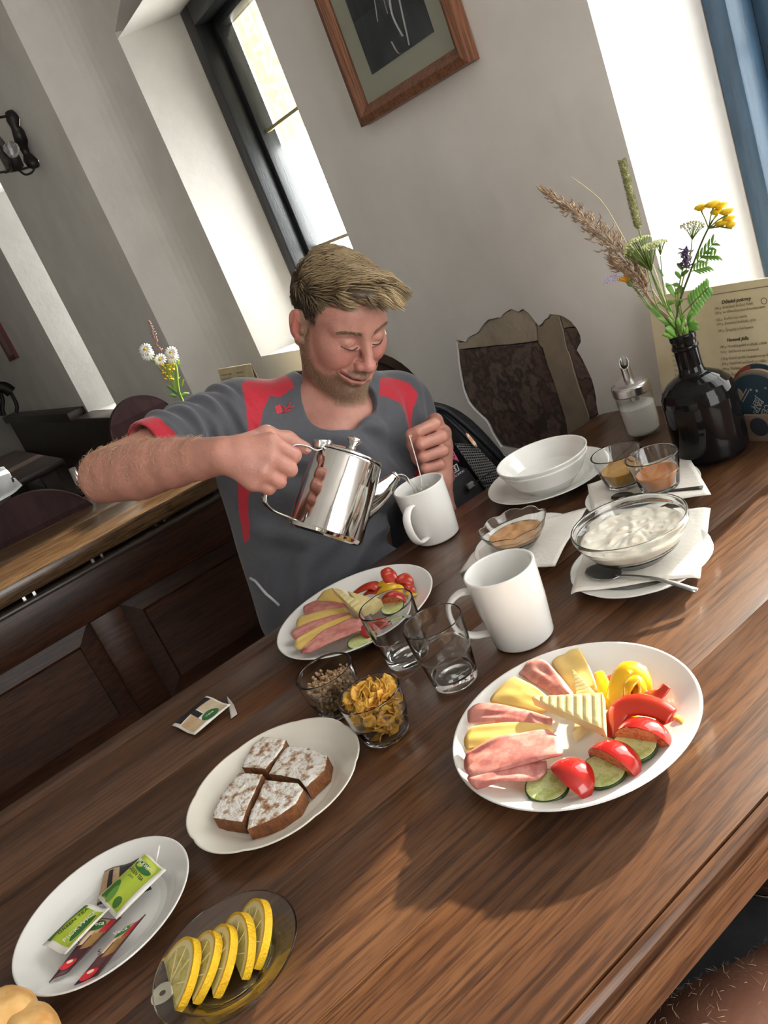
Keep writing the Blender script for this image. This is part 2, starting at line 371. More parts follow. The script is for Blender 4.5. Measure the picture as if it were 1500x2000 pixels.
for i in range(61):
    u = i/60; x = lerp(-3.20, -2.52, u); row = []
    for j in range(25):
        v = j/24; zb = 1.66+.012*abs(math.sin(u*26))+.03*u; row.append((x, 1.845+.014*math.sin(u*40+v)+.008*math.sin(u*83), lerp(2.16, zb, v)))
    P.append(row)
tag(MB().grid(P).build('lace_curtain', m_lace, fixn=False), 'cream lace curtain hanging behind the upper panes of the window', 'curtain')
# ------------------------------------------------------------------ picture on the pier
m_frame = wood('frame_wood', (.16,.065,.03), (.22,.09,.045), (.28,.125,.065), .45, 'Z', 2.2)
pic = empty('framed_picture', (-1.50,1.20,1.47), 0, 'wooden framed dark etching with a pale mat on the plaster pier', 'picture')
px0, px1, pz0, pz1, pw = -1.712, -1.308, 1.478, 2.02, .036
def mitre(p, q, ip, iq, y0=1.195, y1=1.228):
    mb = MB(); pts = [p, q, iq, ip]
    mids = [(lerp(a[0],b[0],.45), lerp(a[1],b[1],.45)) for a, b in zip((p,q,q,p),(ip,iq,iq,ip))]
    vs = [(x,y1,z) for x,z in pts]+[(p[0],y0+.004,p[1]),(q[0],y0+.004,q[1]),(mids[1][0],y0,mids[1][1]),(mids[0][0],y0,mids[0][1]),(iq[0],y0+.014,iq[1]),(ip[0],y0+.014,ip[1])]
    mb.add(vs, [(0,1,2,3),(0,4,5,1),(4,7,6,5),(7,9,8,6),(9,3,2,8),(0,3,9,7,4),(1,5,6,8,2)], False)
    return mb.build('frame_rail', m_frame, pic)
A=(px0,pz0);B=(px1,pz0);C_=(px1,pz1);D_=(px0,pz1);a=(px0+pw,pz0+pw);b=(px1-pw,pz0+pw);c=(px1-pw,pz1-pw);d=(px0+pw,pz1-pw)
mitre(A,B,a,b); mitre(B,C_,b,c); mitre(C_,D_,c,d); mitre(D_,A,d,a)
MB().box((a[0],1.214,a[1]),(c[0],1.220,c[1])).build('mat_board', mat('mat_board',(.42,.40,.33),.8), pic)
q0 = W(727,146,Y=1.213); q1 = W(846,58,Y=1.213)
MB().box((q0.x,1.2125,q0.z),(q1.x,1.214,1.93)).build('print', mat('etching',(.012,.016,.024),.6,var=[(.035,.04,.05),(.11,.115,.12)],scale=16,stretch=(2.2,1,1),detail=8,contrast=(.4,.85)), pic)
sk = MB()
for pts, r in (([(.62,.10),(.58,.28),(.66,.5),(.60,.8)],.006),([(.66,.02),(.70,.2),(.74,.42),(.70,.62)],.005),([(.44,.12),(.48,.02),(.56,.0)],.004),([(.35,.3),(.42,.5),(.38,.7)],.003),([(.78,.35),(.82,.5)],.004),([(.52,.3),(.54,.5)],.003),([(.57,.32),(.6,.52)],.003)):
    sk.tube([V((lerp(q0.x,q1.x,u), 1.2122, lerp(q0.z,q0.z+.26,v))) for u, v in [(p.x,p.y) for p in bez([(x,y,0) for x,y in pts],6)]], [r*.9]*(6*(len(pts)-1)+1), 6, flat=(1,.05))
sk.build('pale_strokes', mat('pale_ink',(.3,.3,.29),.7), pic)
MB().box((a[0],1.2105,a[1]),(c[0],1.2115,c[1])).build('glazing', thin_glass('picture_glass'), pic)
# small red framed picture far along the wall
p = W(8,668,Y=1.21); sp = empty('small_picture', p, 0, 'small red framed picture on the far dim wall at the left edge', 'picture')
for dx0,dx1,dz0,dz1 in ((-.19,-.15,-.16,.16),(.15,.19,-.16,.16),(-.15,.15,-.16,-.12),(-.15,.15,.12,.16)):
    MB().box((p.x+dx0,1.20,p.z+dz0),(p.x+dx1,1.23,p.z+dz1)).build('frame_rail', mat('red_frame',(.16,.03,.03),.5), sp)
MB().box((p.x-.15,1.215,p.z-.12),(p.x+.15,1.229,p.z+.12)).build('print', mat('beige_print',(.35,.28,.22),.7), sp)
# ------------------------------------------------------------------ wall lamp
m_iron = mat('black_iron', (.008,.008,.009), .45, var=(.02,.014,.012), scale=40)
lp = empty('wall_lamp', W(45,290,Y=1.20), 0, 'black wrought wall lamp with a bare bulb on the pier at upper left', 'lamp')
def lw(x, y, Y=1.17): return W(x, y, Y=Y)
back = [(18,218),(26,232),(30,248),(36,258),(42,274),(46,288),(52,300),(58,312),(66,320),(70,328)]
MB().tube([lw(x,y,1.205) for x,y in back], [.020,.034,.022,.030,.034,.022,.018,.032,.034,.018], 10, flat=(1,.7)).build('back_plate', m_iron, lp)
MB().tube(bez([lw(-20,228,1.10),lw(0,229,1.14),lw(16,226,1.19)],6), .006, 8).build('upper_arm', m_iron, lp)
MB().tube(bez([lw(-10,338,1.08),lw(22,334,1.10),lw(44,330,1.13),lw(58,326,1.2)],6), .006, 8).build('arm', m_iron, lp)
MB().tube(bez([lw(40,335,1.10),lw(50,341,1.12),lw(62,337,1.16),lw(68,328,1.2)],6), .005, 8).build('scroll', m_iron, lp)
b0 = lw(38,334,1.10); b1 = lw(27,306,1.10); b2 = lw(22,290,1.10)
MB().tube([b0,b0.lerp(b1,.15),b0.lerp(b1,.3),b1.lerp(b0,.1),b1],[.008,.016,.029,.027,.026],14).build('socket', m_iron, lp)
mb = MB(); mb.tube([b1, b1.lerp(b2,.35), b1.lerp(b2,.7), b2, b2+(b2-b1)*.35, b2+(b2-b1)*.68, b2+(b2-b1)*.8],[.016,.024,.032,.037,.032,.016,.004],16)
mb.build('bulb', mat('bulb_glass',(.9,.9,.9),.08,trans=.9), lp)
sh = [lw(-14,262,1.10), lw(4,290,1.10), lw(14,308,1.10), lw(18,322,1.10), lw(15,334,1.10)]
MB().tube(sh, [.03,.045,.05,.04,.01], 14, flat=(.6,1)).build('shade', mat('shade_glass',(.12,.11,.10),.3,var=(.04,.04,.04),scale=50), lp)
MB().tube(bez([lw(0,286,1.07),lw(12,304,1.07),lw(21,318,1.07),lw(20,332,1.07),lw(10,337,1.07)],6), .006, 8).build('shade_rim', m_iron, lp)
# ------------------------------------------------------------------ furniture
def sheet(c, thick=.003, bump=None, nu=10, nv=10, mb=None, up=(0,0,1), rnd=0):
    """solid four-cornered sheet between points c0..c3 (in turn), raised by bump(u,v); rnd rounds its corners"""
    c = [V(p) for p in c]; up = V(up).normalized(); mb = mb or MB()
    def P(u, v):
        if rnd:
            a, b = 2*u-1, 2*v-1; k = 1-rnd*(a*a)*(b*b); u, v = .5+.5*a*k, .5+.5*b*k
        q = (c[0]*(1-u)+c[1]*u)*(1-v)+(c[3]*(1-u)+c[2]*u)*v
        return q+up*(bump(u, v) if bump else 0)
    T = [[P(i/nu, j/nv)+up*thick/2 for j in range(nv+1)] for i in range(nu+1)]
    B = [[P(i/nu, j/nv)-up*thick/2 for j in range(nv+1)] for i in range(nu+1)]
    n = (nu+1)*(nv+1); vs = [p for r in T for p in r]+[p for r in B for p in r]
    ix = lambda i, j: i*(nv+1)+j
    fs = [(ix(i,j),ix(i+1,j),ix(i+1,j+1),ix(i,j+1)) for i in range(nu) for j in range(nv)]
    fs += [tuple(n+k for k in f[::-1]) for f in fs]
    rim = [ix(i,0) for i in range(nu)]+[ix(nu,j) for j in range(nv)]+[ix(i,nv) for i in range(nu,0,-1)]+[ix(0,j) for j in range(nv,0,-1)]
    fs += [(rim[k], n+rim[k], n+rim[(k+1)%len(rim)], rim[(k+1)%len(rim)]) for k in range(len(rim))]
    return mb.add(vs, fs)
m_table = wood('table_oak', (.074,.028,.0105), (.112,.046,.018), (.155,.070,.028), .34, 'Y', 1.0, coat=.28)
m_fascia = wood('fascia_wood', (.17,.07,.028), (.23,.10,.042), (.30,.14,.06), .35, 'Y', 1.2, coat=.1)
tb = empty('dining_table', (-.82,.3,0), 0, 'long brown oak table laid for breakfast in the foreground', 'table')
TX0, TX1, TY0, TY1, TZ = -1.252, -.396, -.75, 1.226, .75
xs = [TX0, TX0+.045, TX0+.21, TX0+.375, TX0+.54, TX0+.70, TX1]
for i, (a, b) in enumerate(zip(xs[:-1], xs[1:])):
    g = .00012
    if i == 0: poly = [(a,TY0),(b-g,TY0),(b-g,1.2105),(a+.026,1.2015),(a+.012,1.194),(a+.004,1.185),(a,1.172)]
    elif i == 1: poly = [(a+g,TY0),(b-g,TY0),(b-g,TY1),(a+.06,1.221),(a+.02,1.214),(a+g,1.2105)]
    else: poly = [(a+g,TY0),(b-g,TY0),(b-g,TY1),(a+g,TY1)]
    MB().prism(poly, .716, TZ).build('board', m_table, tb, bevel=.0007 if i else .004, seg=2)
prof = [(TX1,.716),(TX1,.7498),(-.3955,.7468),(-.3945,.7468),(-.3935,.7496),(-.388,.7492),(-.3845,.7455),(-.3842,.7395),(-.3875,.7375),(-.3895,.734),(-.389,.730),(-.392,.729),(-.392,.716)]
P = [[(x,y,z) for x,z in prof] for y in (TY0,TY1)]
mb = MB().grid(P, wrap_v=True, smooth=False); mb.add([(x,TY0,z) for x,z in prof],[tuple(range(len(prof)))],False).add([(x,TY1,z) for x,z in prof],[tuple(range(len(prof)))],False)
mb.build('edge_moulding', m_table, tb)
MB().box((-.412,TY0,.690),(-.386,TY1,.7285)).build('fascia', m_fascia, tb, bevel=.002)
MB().box((-1.235,TY0+.05,.63),(-1.205,TY1-.02,.7155)).build('apron', m_table, tb, bevel=.002)
MB().box((-1.205,TY1-.05,.63),(-.412,TY1-.02,.7155)).build('apron', m_table, tb, bevel=.002)
legp = [(.0,0),(.038,0),(.042,.012),(.04,.03),(.026,.035),(.024,.05),(.038,.06),(.05,.09),(.052,.14),(.04,.2),(.03,.26),(.034,.4),(.05,.5),(.052,.56),(.036,.6),(.055,.63),(.055,.7155),(0,.7155)]
for x, y in ((-.82,.83),(-1.16,-.5),(-.47,-.5)):
    l = MB().lathe(legp, (x,y,0), 28).build('leg', m_dark, tb)
    MB().lathe([(.0425,.004),(.044,.006),(.044,.012),(.0425,.014)], (x,y,0), 28, close=True).build('foot_ring', mat('dull_steel',(.35,.35,.36),.35,1), l)
# neighbouring table with its panelled front
BX = -2.5
nb = empty('panelled_table', (BX-.4,.3,0), 0, 'dark wooden table with a panelled front behind the seated man', 'table')
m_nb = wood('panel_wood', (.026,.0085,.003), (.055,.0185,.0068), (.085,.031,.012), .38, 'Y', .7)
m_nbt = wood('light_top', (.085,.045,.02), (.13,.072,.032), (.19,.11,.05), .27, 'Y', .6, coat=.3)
zt = W(0,1158,X=BX).z
for i, (a, b) in enumerate(((BX,BX-.13),(BX-.132,BX-.34),(BX-.342,BX-.56),(BX-.562,BX-.80))):
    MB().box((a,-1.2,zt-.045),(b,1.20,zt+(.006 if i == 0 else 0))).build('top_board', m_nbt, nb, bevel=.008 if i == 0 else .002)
zs = W(0,1195,X=BX+.01).z
for k in range(9):
    y = -.55+k*.215
    for dy in (0,.03): MB().box((BX-.05,y+dy,zs-.012),(BX-.03,y+dy+.008,zt-.04)).build('spindle', mat('chrome_pin',(.75,.75,.74),.15,1), nb)
z1 = W(0,1217,X=BX+.02).z
MB().box((BX-.06,-1.2,z1),(BX+.02,1.18,zs-.012)).build('moulding', mat('grey_rail',(.055,.042,.034),.3), nb, bevel=.005)
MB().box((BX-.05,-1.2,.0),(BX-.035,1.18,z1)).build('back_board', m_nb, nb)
ya, yb = W(175,1217,X=BX).y, W(233,1180,X=BX).y
zp = W(175,1217,X=BX).z; zpi = W(164,1268,X=BX).z; ws = yb-ya
zbt = W(262,1389,X=BX).z-.05
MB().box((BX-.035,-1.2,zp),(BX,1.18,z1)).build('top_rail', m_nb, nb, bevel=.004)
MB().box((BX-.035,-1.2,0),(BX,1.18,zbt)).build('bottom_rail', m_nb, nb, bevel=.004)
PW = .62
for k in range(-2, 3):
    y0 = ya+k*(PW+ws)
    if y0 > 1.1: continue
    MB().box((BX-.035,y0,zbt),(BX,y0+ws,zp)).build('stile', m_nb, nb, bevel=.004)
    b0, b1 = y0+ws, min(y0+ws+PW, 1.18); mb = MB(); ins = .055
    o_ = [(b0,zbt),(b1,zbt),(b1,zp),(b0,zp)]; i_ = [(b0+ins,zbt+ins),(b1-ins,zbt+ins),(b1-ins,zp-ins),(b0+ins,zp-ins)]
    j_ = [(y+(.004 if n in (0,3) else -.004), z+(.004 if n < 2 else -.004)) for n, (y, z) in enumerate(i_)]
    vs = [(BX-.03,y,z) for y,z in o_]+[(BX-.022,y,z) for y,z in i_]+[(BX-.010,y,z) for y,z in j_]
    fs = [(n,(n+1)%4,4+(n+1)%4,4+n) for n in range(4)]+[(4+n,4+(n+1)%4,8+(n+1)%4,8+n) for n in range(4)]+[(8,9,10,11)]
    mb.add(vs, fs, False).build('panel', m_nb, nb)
for x, y in ((BX-.7,-1.1),(BX-.7,1.1)): MB().box((x-.04,y-.04,0),(x+.04,y+.04,zt-.045)).build('leg', m_nb, nb)
# chairs with a rounded plank back
def chair(loc, rz, label, top=1.03, halfw=.21, m=None, posts=None, lean=.08, z_low=.62):
    m = m or m_maroon
    c = empty('round_back_chair', loc, rz, label, 'chair', 'round-backed wooden chairs')
    def out(h, t):                                    # half-disc top with straight sides
        pts = [(-h,z_low),(-h,top-h)]+[(-h*math.cos(a), top-h+h*math.sin(a)) for a in np.linspace(0,math.pi,25)[1:-1]]+[(h,top-h),(h,z_low)]
        return pts
    pl = out(halfw, 0); n = len(pl); th = .022
    def place(y, z, dx): return (-.20-lean*(z-.45)+dx-.10*(y/halfw)**2*0.35+.0, y, z)
    mb = MB(); ins = [(y*.9, z_low+(z-z_low)*.95) for y, z in pl]
    vs = [place(y,z,-th) for y,z in pl]+[place(y,z,th*.6) for y,z in pl]+[place(y,z,th*.6) for y,z in ins]+[place(y,z,th*.1) for y,z in ins]
    fs = [(i,(i+1)%n,n+(i+1)%n,n+i) for i in range(n)]+[(n+i,n+(i+1)%n,2*n+(i+1)%n,2*n+i) for i in range(n)]+[(2*n+i,2*n+(i+1)%n,3*n+(i+1)%n,3*n+i) for i in range(n)]+[tuple(range(n))]
    mb.add(vs, fs, False).build('back_rim', m, c, world=False)
    mb = MB(); mb.add([place(y,z,th*.12) for y,z in ins], [tuple(range(n))], False); mb.add([place(y,z,-th*.5) for y,z in ins], [tuple(range(n))], False); mb.build('back_panel', m, c, world=False)
    for s in (-1,1):
        MB().tube([(-.20,s*.17,0),(-.195,s*.17,.45),place(s*.17,z_low+.04,-.01)], [.017,.02,.017], 10).build('leg', posts or m, c, world=False)
        MB().tube([(.2,s*.19,0),(.19,s*.18,.44)], [.015,.021], 10).build('leg', m, c, world=False)
    MB().prism([(.22,-.2),(.22,.2),(.1,.215),(-.19,.19),(-.22,.15),(-.22,-.15),(-.19,-.19),(.1,-.215)], .43, .465).build('seat', m, c, bevel=.008, world=False)
    return c
m_chair = wood('chair_wood', (.012,.006,.004), (.022,.011,.007), (.036,.019,.012), .3, 'Z', .8, coat=.3)
chair((-1.47,.90,0), 0, 'dark wooden chair with rounded back holding the backpack beside the wall', top=1.035, halfw=.215, m=m_chair)
chair((-3.42,.80,0), math.radians(178), 'maroon round-backed chair under the far bouquet at the next table', top=1.03, halfw=.13)
chair((-3.36,.30,0), math.radians(172), 'purple-brown wide chair with a bright post at the far left', top=.895, halfw=.24)
MB_ = MB().tube([W(140,914,X=-3.38), W(152,938,X=-3.38), W(165,970,X=-3.38)-V((0,0,.02))], [.014,.016,.016], 12)
MB_.build('post', mat('worn_steel',(.32,.30,.30),.22,.9), [o for o in COL.objects if o.name.startswith('round_back_chair')][2])
# stool under the man
st = empty('wooden_stool', (-1.50,.62,0), 0, 'dark wooden stool the man sits on behind the table', 'stool')
MB().prism([(-1.68,.42),(-1.32,.42),(-1.32,.80),(-1.68,.80)], .40, .44).build('seat', m_chair, st, bevel=.01)
for x in (-1.65,-1.35):
    for y in (.45,.77): MB().tube([(x,y,0),(x,y,.41)], [.016,.02], 8).build('leg', m_chair, st)
# dark benches and ledge along the far part of the wall
wb = empty('wall_bench', (-5,1.0,0), 0, 'black-brown wooden wall bench with a ledge along the far wall', 'bench')
MB().box((-9.5,1.14,0),(-3.80,1.228,.79)).build('back_board', m_dark, wb)
MB().box((-9.5,1.10,.79),(-6.15,1.228,.86)).build('ledge', m_dark, wb, bevel=.006)
MB().box((-6.1,1.12,.79),(-3.80,1.26,.81)).build('ledge', m_dark, wb, bevel=.005)
MB().box((-9.5,.75,.38),(-3.95,1.14,.44)).build('seat', m_dark, wb, bevel=.006)
MB().box((-9.5,.78,0),(-3.95,.80,.38)).build('seat_front', m_dark, wb)
ft = empty('dark_table', (-5.6,-.2,0), 0, 'black-brown table in the dim far part of the room', 'table')
MB().box((-6.5,-1.2,.715),(-4.75,.72,.755)).build('top', m_dark, ft, bevel=.006)
for x in (-6.4,-4.85):
    for y in (-1.1,.62): MB().box((x-.04,y-.04,0),(x+.04,y+.04,.715)).build('leg', m_dark, ft)
c0 = W(-40,925,Z=.757); c1 = W(8,912,Z=.757); c2 = W(44,948,Z=.757); c3 = W(-40,1010,Z=.757)
tag(sheet([c0,c1,c2,c3], .003, lambda u, v: .004*math.sin(9*u+4*v), 12, 12).build('table_cloth', mat('white_cloth',(.75,.77,.78),.8), bevel=0), 'white cloth on the dark table at the far left edge', 'cloth')
# dark curved-leg stool on the far bench
fs_ = empty('footstool', W(10,790,X=-7.6), 0, 'small black stool with curved legs against the dim far wall', 'stool')
MB().tube(bez([W(-12,758,X=-7.6),W(8,757,X=-7.6),W(22,766,X=-7.6)],6), [.05]*13, 10).build('seat', m_iron, fs_)
for pts in ([(20,766),(28,780),(33,793),(32,806)],[(2,768),(6,785),(5,800),(9,812)],[(-4,768),(-3,790),(2,812)]):
    MB().tube(bez([W(x,y,X=-7.6) for x,y in pts],5), .016, 8).build('leg', m_iron, fs_)
# ------------------------------------------------------------------ second person's bare leg at the table's near side
m_skin2 = mat('leg_skin', (.34,.16,.105), .5, var=(.27,.12,.08), scale=14, sss=.15, bump=.2, bscale=180)
# ------------------------------------------------------------------ things on the table
m_porc = mat('porcelain', (.80,.79,.76), .12, spec=.6, coat=.3)
m_porc2 = mat('cream_porcelain', (.76,.72,.63), .2, coat=.2)
m_glass = mat('clear_glass', (.97,.985,.98), .0, trans=1, ior=1.45)
m_thin = thin_glass('thin_clear_glass', (.985,.99,.985), .045, 4.2)
m_steel = mat('brushed_steel', (.62,.61,.60), .25, 1)
m_chrome = mat('polished_steel', (.72,.70,.67), .06, 1)
m_grey = mat('matt_spoon_steel', (.33,.33,.34), .3, 1)
m_napkin = mat('paper_napkin', (.78,.74,.68), .9, bump=.3, bscale=160)
ZT = TZ+.0006
def plate(px, r, h, label, m=m_porc, wavy=0, group=None, z=ZT, name='plate'):
    p = px if isinstance(px, V) else W(*px, Z=z+h)
    prof = [(0,.004),(.50*r,.004),(.52*r,0),(.56*r,0),(.58*r,.0035),(.76*r,.009),(.985*r,h-.0025),(r,h-.001),(.996*r,h),(.98*r,h-.0003),(.77*r,.0125),(.66*r,.0075),(.58*r,.0062),(0,.006)]
    mod = None
    if wavy: mod = lambda a, j, rr, z_: (rr*(1+(wavy*(abs(math.sin(a*4))**.6-.6) if rr > .9*r else 0)), z_)
    o = MB().lathe(prof, (0,0,0), 96, mod=mod).build(name, m, loc=(p.x,p.y,z))
    return tag(o, label, 'plate', group)
plA = plate(V((-.592,.404,0)), .129, .025, 'large round white plate with fanned ham and cheese nearest the camera', group='white plates')
plB = plate(V((-1.090,.436,0)), .130, .025, 'white plate of ham and cheese in front of the man', group='white plates')
plC = plate(V((-.839,.157,0)), .107, .025, 'cream wavy-edged plate holding the sugared cake', m_porc2, wavy=.02)
plT = plate(V((-.839,-.058,0)), .097, .025, 'white plate holding tea sachets at the lower left', group='white plates')
plL = plate(V((-.668,.014,0)), .0705, .016, 'clear glass plate holding lemon slices', m_glass, name='glass_plate')
def mug(x, y, hx, hy, label, h=.105, rt=.0465, rb=.0395):
    t = empty('mug', (x,y,ZT), 0, label, 'mug', 'white mugs')
    w = .0042
    MB().lathe([(0,.002),(rb-.006,.002),(rb-.003,0),(rb,.003),(lerp(rb,rt,.5)+.0012,h*.5),(rt,h-.001),(rt-w*.5,h),(rt-w,h-.001),(lerp(rb,rt,.5)-w,h*.5),(rb-w,.012),(rb-w-.008,.006),(0,.006)], n=64).build('body', m_porc, t, world=False)
    d = V((hx-x,hy-y,0)).normalized(); up = V((0,0,1)); r0 = lerp(rb,rt,.8)
    pts = bez([d*(r0-.003)+up*h*.80, d*(r0+.014)+up*h*.815, d*(r0+.031)+up*h*.70, d*(r0+.034)+up*h*.46, d*(r0+.022)+up*h*.24, d*(lerp(rb,rt,.2)-.003)+up*h*.17], 8)
    MB().tube(pts, [.0062]*len(pts), 12, flat=(1.25,.62)).build('handle', m_porc, t, world=False)
    return t
h2 = W(918,1205,Z=.80); mug2 = mug(-.788,.514,h2.x,h2.y, 'empty white mug standing beside the two clear tumblers')
mug1 = mug(-1.190,.682,-1.190+.45,.682-.83, 'white mug at the table edge being filled from the kettle')
def tumbler(x, y, label, h=.09, rt=.0385, rb=.030, group='clear glass tumblers'):
    prof = [(0,.0015),(rb*.5,.001),(rb-.004,0),(rb-.001,.002),(rb,.006),(lerp(rb,rt,.48),h*.5),(lerp(rb,rt,.50)+.0016,h*.52),(rt,h-.001),(rt-.0008,h),(rt-.0018,h-.001),(lerp(rb,rt,.48)-.002,h*.5),(rb-.0022,.016),(rb-.008,.0115),(rb*.4,.010),(0,.0095)]
    return tag(MB().lathe(prof, n=64).build('glass_tumbler', m_glass, loc=(x,y,ZT)), label, 'glass', group)
tumbler(-.805,.407, 'empty clear tumbler beside the mug handle')
tumbler(-.912,.408, 'empty clear tumbler overlapping the rim of the far plate')
# cereal glasses
def cup(x, y, label, h=.062, rt=.039, rb=.029):
    prof = [(0,.001),(rb-.004,0),(rb,.004),(lerp(rb,rt,.6)+.001,h*.5),(rt,h-.001),(rt-.0012,h),(rt-.0028,h-.001),(lerp(rb,rt,.6)-.0022,h*.5),(rb-.003,.009),(rb-.008,.006),(0,.006)]
    return tag(MB().lathe(prof, n=56).build('cereal_glass', m_glass, loc=(x,y,ZT)), label, 'glass', 'small cereal glasses')
cup(-.805,.2945, 'small glass full of yellow corn flakes'); cup(-.915,.2925, 'small glass full of brown granola')
def inside(h, rt, rb, fill, r_in=.004, z0=.009):
    z = random.uniform(z0, fill); R = lerp(rb, rt, min(1,z/h*1.2))-r_in; a = random.uniform(0,6.283); q = math.sqrt(random.random())*R
    return V((q*math.cos(a), q*math.sin(a), z))
mb = MB(); rnd = random.Random(3)
def flake(mb, c, r, e):
    R = e.to_matrix(); n, m_ = 8, 3; vs = [c+R@V((0,0,0))]; ph = rnd.uniform(0,6); k = rnd.uniform(.15,.5)
    for j in range(1,m_):
        for i in range(n):
            a = 6.283*i/n; rr = r*j/(m_-1)*(1+.2*math.sin(3*a+ph)); x, y = rr*math.cos(a), rr*math.sin(a)
            vs.append(c+R@V((x, y, k*(x*x)/r*1.4+.12*r*math.sin(4*a+ph)*j/2)))
    fs = [(0,1+i,1+(i+1)%n) for i in range(n)]+[(1+i,1+n+i,1+n+(i+1)%n,1+(i+1)%n) for i in range(n)]
    mb.add(vs, fs)
for k in range(165):
    top = k > 105
    p = inside(.062,.039,.029,.052, .0075)
    if top: p.z = .050+.016*(1-(p.x*p.x+p.y*p.y)/.0011)+rnd.uniform(-.004,.003)
    flake(mb, p+V((-.805,.2945,ZT)), rnd.uniform(.006,.0095), Euler((rnd.uniform(-1.1,1.1),rnd.uniform(-1.1,1.1),rnd.uniform(0,6.3))))
o = mb.build('corn_flakes', mat('corn_flake',(.62,.30,.035),.55,var=[(.72,.42,.07),(.50,.20,.02)],scale=70,bump=.5,bscale=300), solid=.0008, fixn=False)
tag(o, 'heap of crisp yellow corn flakes filling a small glass', 'cereal', kind='stuff')
mb = MB()
for k in range(620):
    p = inside(.062,.039,.029,.048,.0052)
    if k > 330: p.z = .044+.006*math.sin(p.x*90)+rnd.uniform(-.004,.004)
    mb.ico(p+V((-.915,.2925,ZT)), rnd.uniform(.0020,.0040), 1, (1,rnd.uniform(.6,1),rnd.uniform(.4,.8)), .5, 400, Euler((rnd.uniform(0,3),rnd.uniform(0,3),0)).to_matrix())
o = mb.build('granola', mat('granola',(.30,.165,.075),.75,var=[(.50,.33,.18),(.14,.065,.03)],scale=160,contrast=(.3,.7)), fixn=False)
tag(o, 'heap of brown oat granola filling a small glass', 'cereal', kind='stuff')
# white bowls on a plate
plate(V((-1.108,.892,0)), .112, .020, 'white saucer plate under the stacked white bowls', group='white plates')
def bowl(c, r, h, label):
    prof = [(0,.003),(.4*r,.003),(.43*r,0),(.5*r,0),(.54*r,.004),(.78*r,.4*h),(.93*r,.78*h),(.985*r,.93*h),(r,h-.001),(r-.0012,h),(r-.003,h-.001),(.90*r,.78*h),(.74*r,.4*h),(.5*r,.009),(0,.007)]
    return tag(MB().lathe(prof, n=72).build('bowl', m_porc, loc=c), label, 'bowl', 'white bowls')
bowl((-1.087,.876,ZT+.006), .080, .052, 'lower white bowl of the stacked pair')
bowl((-1.086,.875,ZT+.0135), .082, .054, 'upper empty white bowl of the stacked pair')
# saucers, napkins, small dishes
def napkin(px, z, label, f=None, nz=.0025):
    c = [W(*q, Z=z) for q in px]; sd_ = random.random()*9
    return tag(sheet(c, .0012, lambda u, v: (f(u,v) if f else 0)+nz*noise.noise(V((u*4+sd_, v*4, sd_))), 22, 22).build('napkin', m_napkin), label, 'napkin', 'paper napkins')
def droop(c, r, z_lo, gap=.004):     # napkin falls away outside the saucer
    return None
plate(V((-.742,.697,0)), .094, .016, 'white saucer under the yogurt bowl', wavy=.012, group='white plates')
napkin([(1150,1010),(1387,990),(1366,1124),(1114,1158)], ZT+.0175, 'white paper napkin under the glass bowl of yogurt', lambda u, v: -.010*(max(0,abs(u-.5)-.42)*8)**2*.8)
plate(V((-.975,.700,0)), .082, .014, 'white saucer under the scalloped glass dish', wavy=.012, group='white plates')
napkin([(938,1048),(1146,992),(1082,1101),(891,1104)], ZT+.0155, 'white paper napkin under the scalloped dish of spread', lambda u, v: -.011*(max(0,.25-u)*4)**2-.004*(v**4))
plate(V((-.885,.880,0)), .090, .014, 'white saucer under the two jam glasses', group='white plates')
napkin([(1147,946),(1338,880),(1389,966),(1157,1000)], ZT+.0155, 'white paper napkin under the two jam glasses', lambda u, v: .0)
# yogurt
yb_ = (-.741,.697,ZT+.0185); r, h = .0765, .056
prof = [(0,.002),(.35*r,.001),(.45*r,0),(.5*r,.002),(.76*r,.018),(.92*r,.036),(.965*r,.044),(.985*r,.046),(r,.052),(r,h-.001),(r-.0012,h),(r-.003,h-.001),(r-.004,.050),(.94*r,.044),(.89*r,.036),(.73*r,.0205),(.5*r,.0075),(.3*r,.0045),(0,.0035)]
gb = tag(MB().lathe(prof, n=72).build('glass_bowl', m_glass, loc=yb_), 'clear glass bowl of white yogurt on the napkin', 'bowl')
P = []; n = 72; rs = np.linspace(0,1,22)
def ytop(x, y):
    return .0385+.0035*noise.noise(V((x*42+3, y*42, 0)))+.0016*math.sin(95*x+30*noise.noise(V((x*30,y*30,5))))
mb = MB(); rows = []
for q in rs:
    rows.append([(q*.90*r*math.cos(6.2832*i/n), q*.90*r*math.sin(6.2832*i/n), ytop(q*.90*r*math.cos(6.2832*i/n), q*.90*r*math.sin(6.2832*i/n)) if q < .97 else .0375) for i in range(n)])
for rr, zz in ((.888,.0358),(.82,.0288),(.728,.0209),(.61,.0142),(.498,.0080),(.3,.0052),(.05,.0042)): rows.append([(rr*r*math.cos(6.2832*i/n), rr*r*math.sin(6.2832*i/n), zz) for i in range(n)])
o = mb.grid(rows, wrap_v=True).build('yogurt', mat('yogurt',(.84,.79,.68),.25,sss=.2), loc=yb_); tag(o, 'thick white yogurt swirled in the clear glass bowl', 'yogurt')
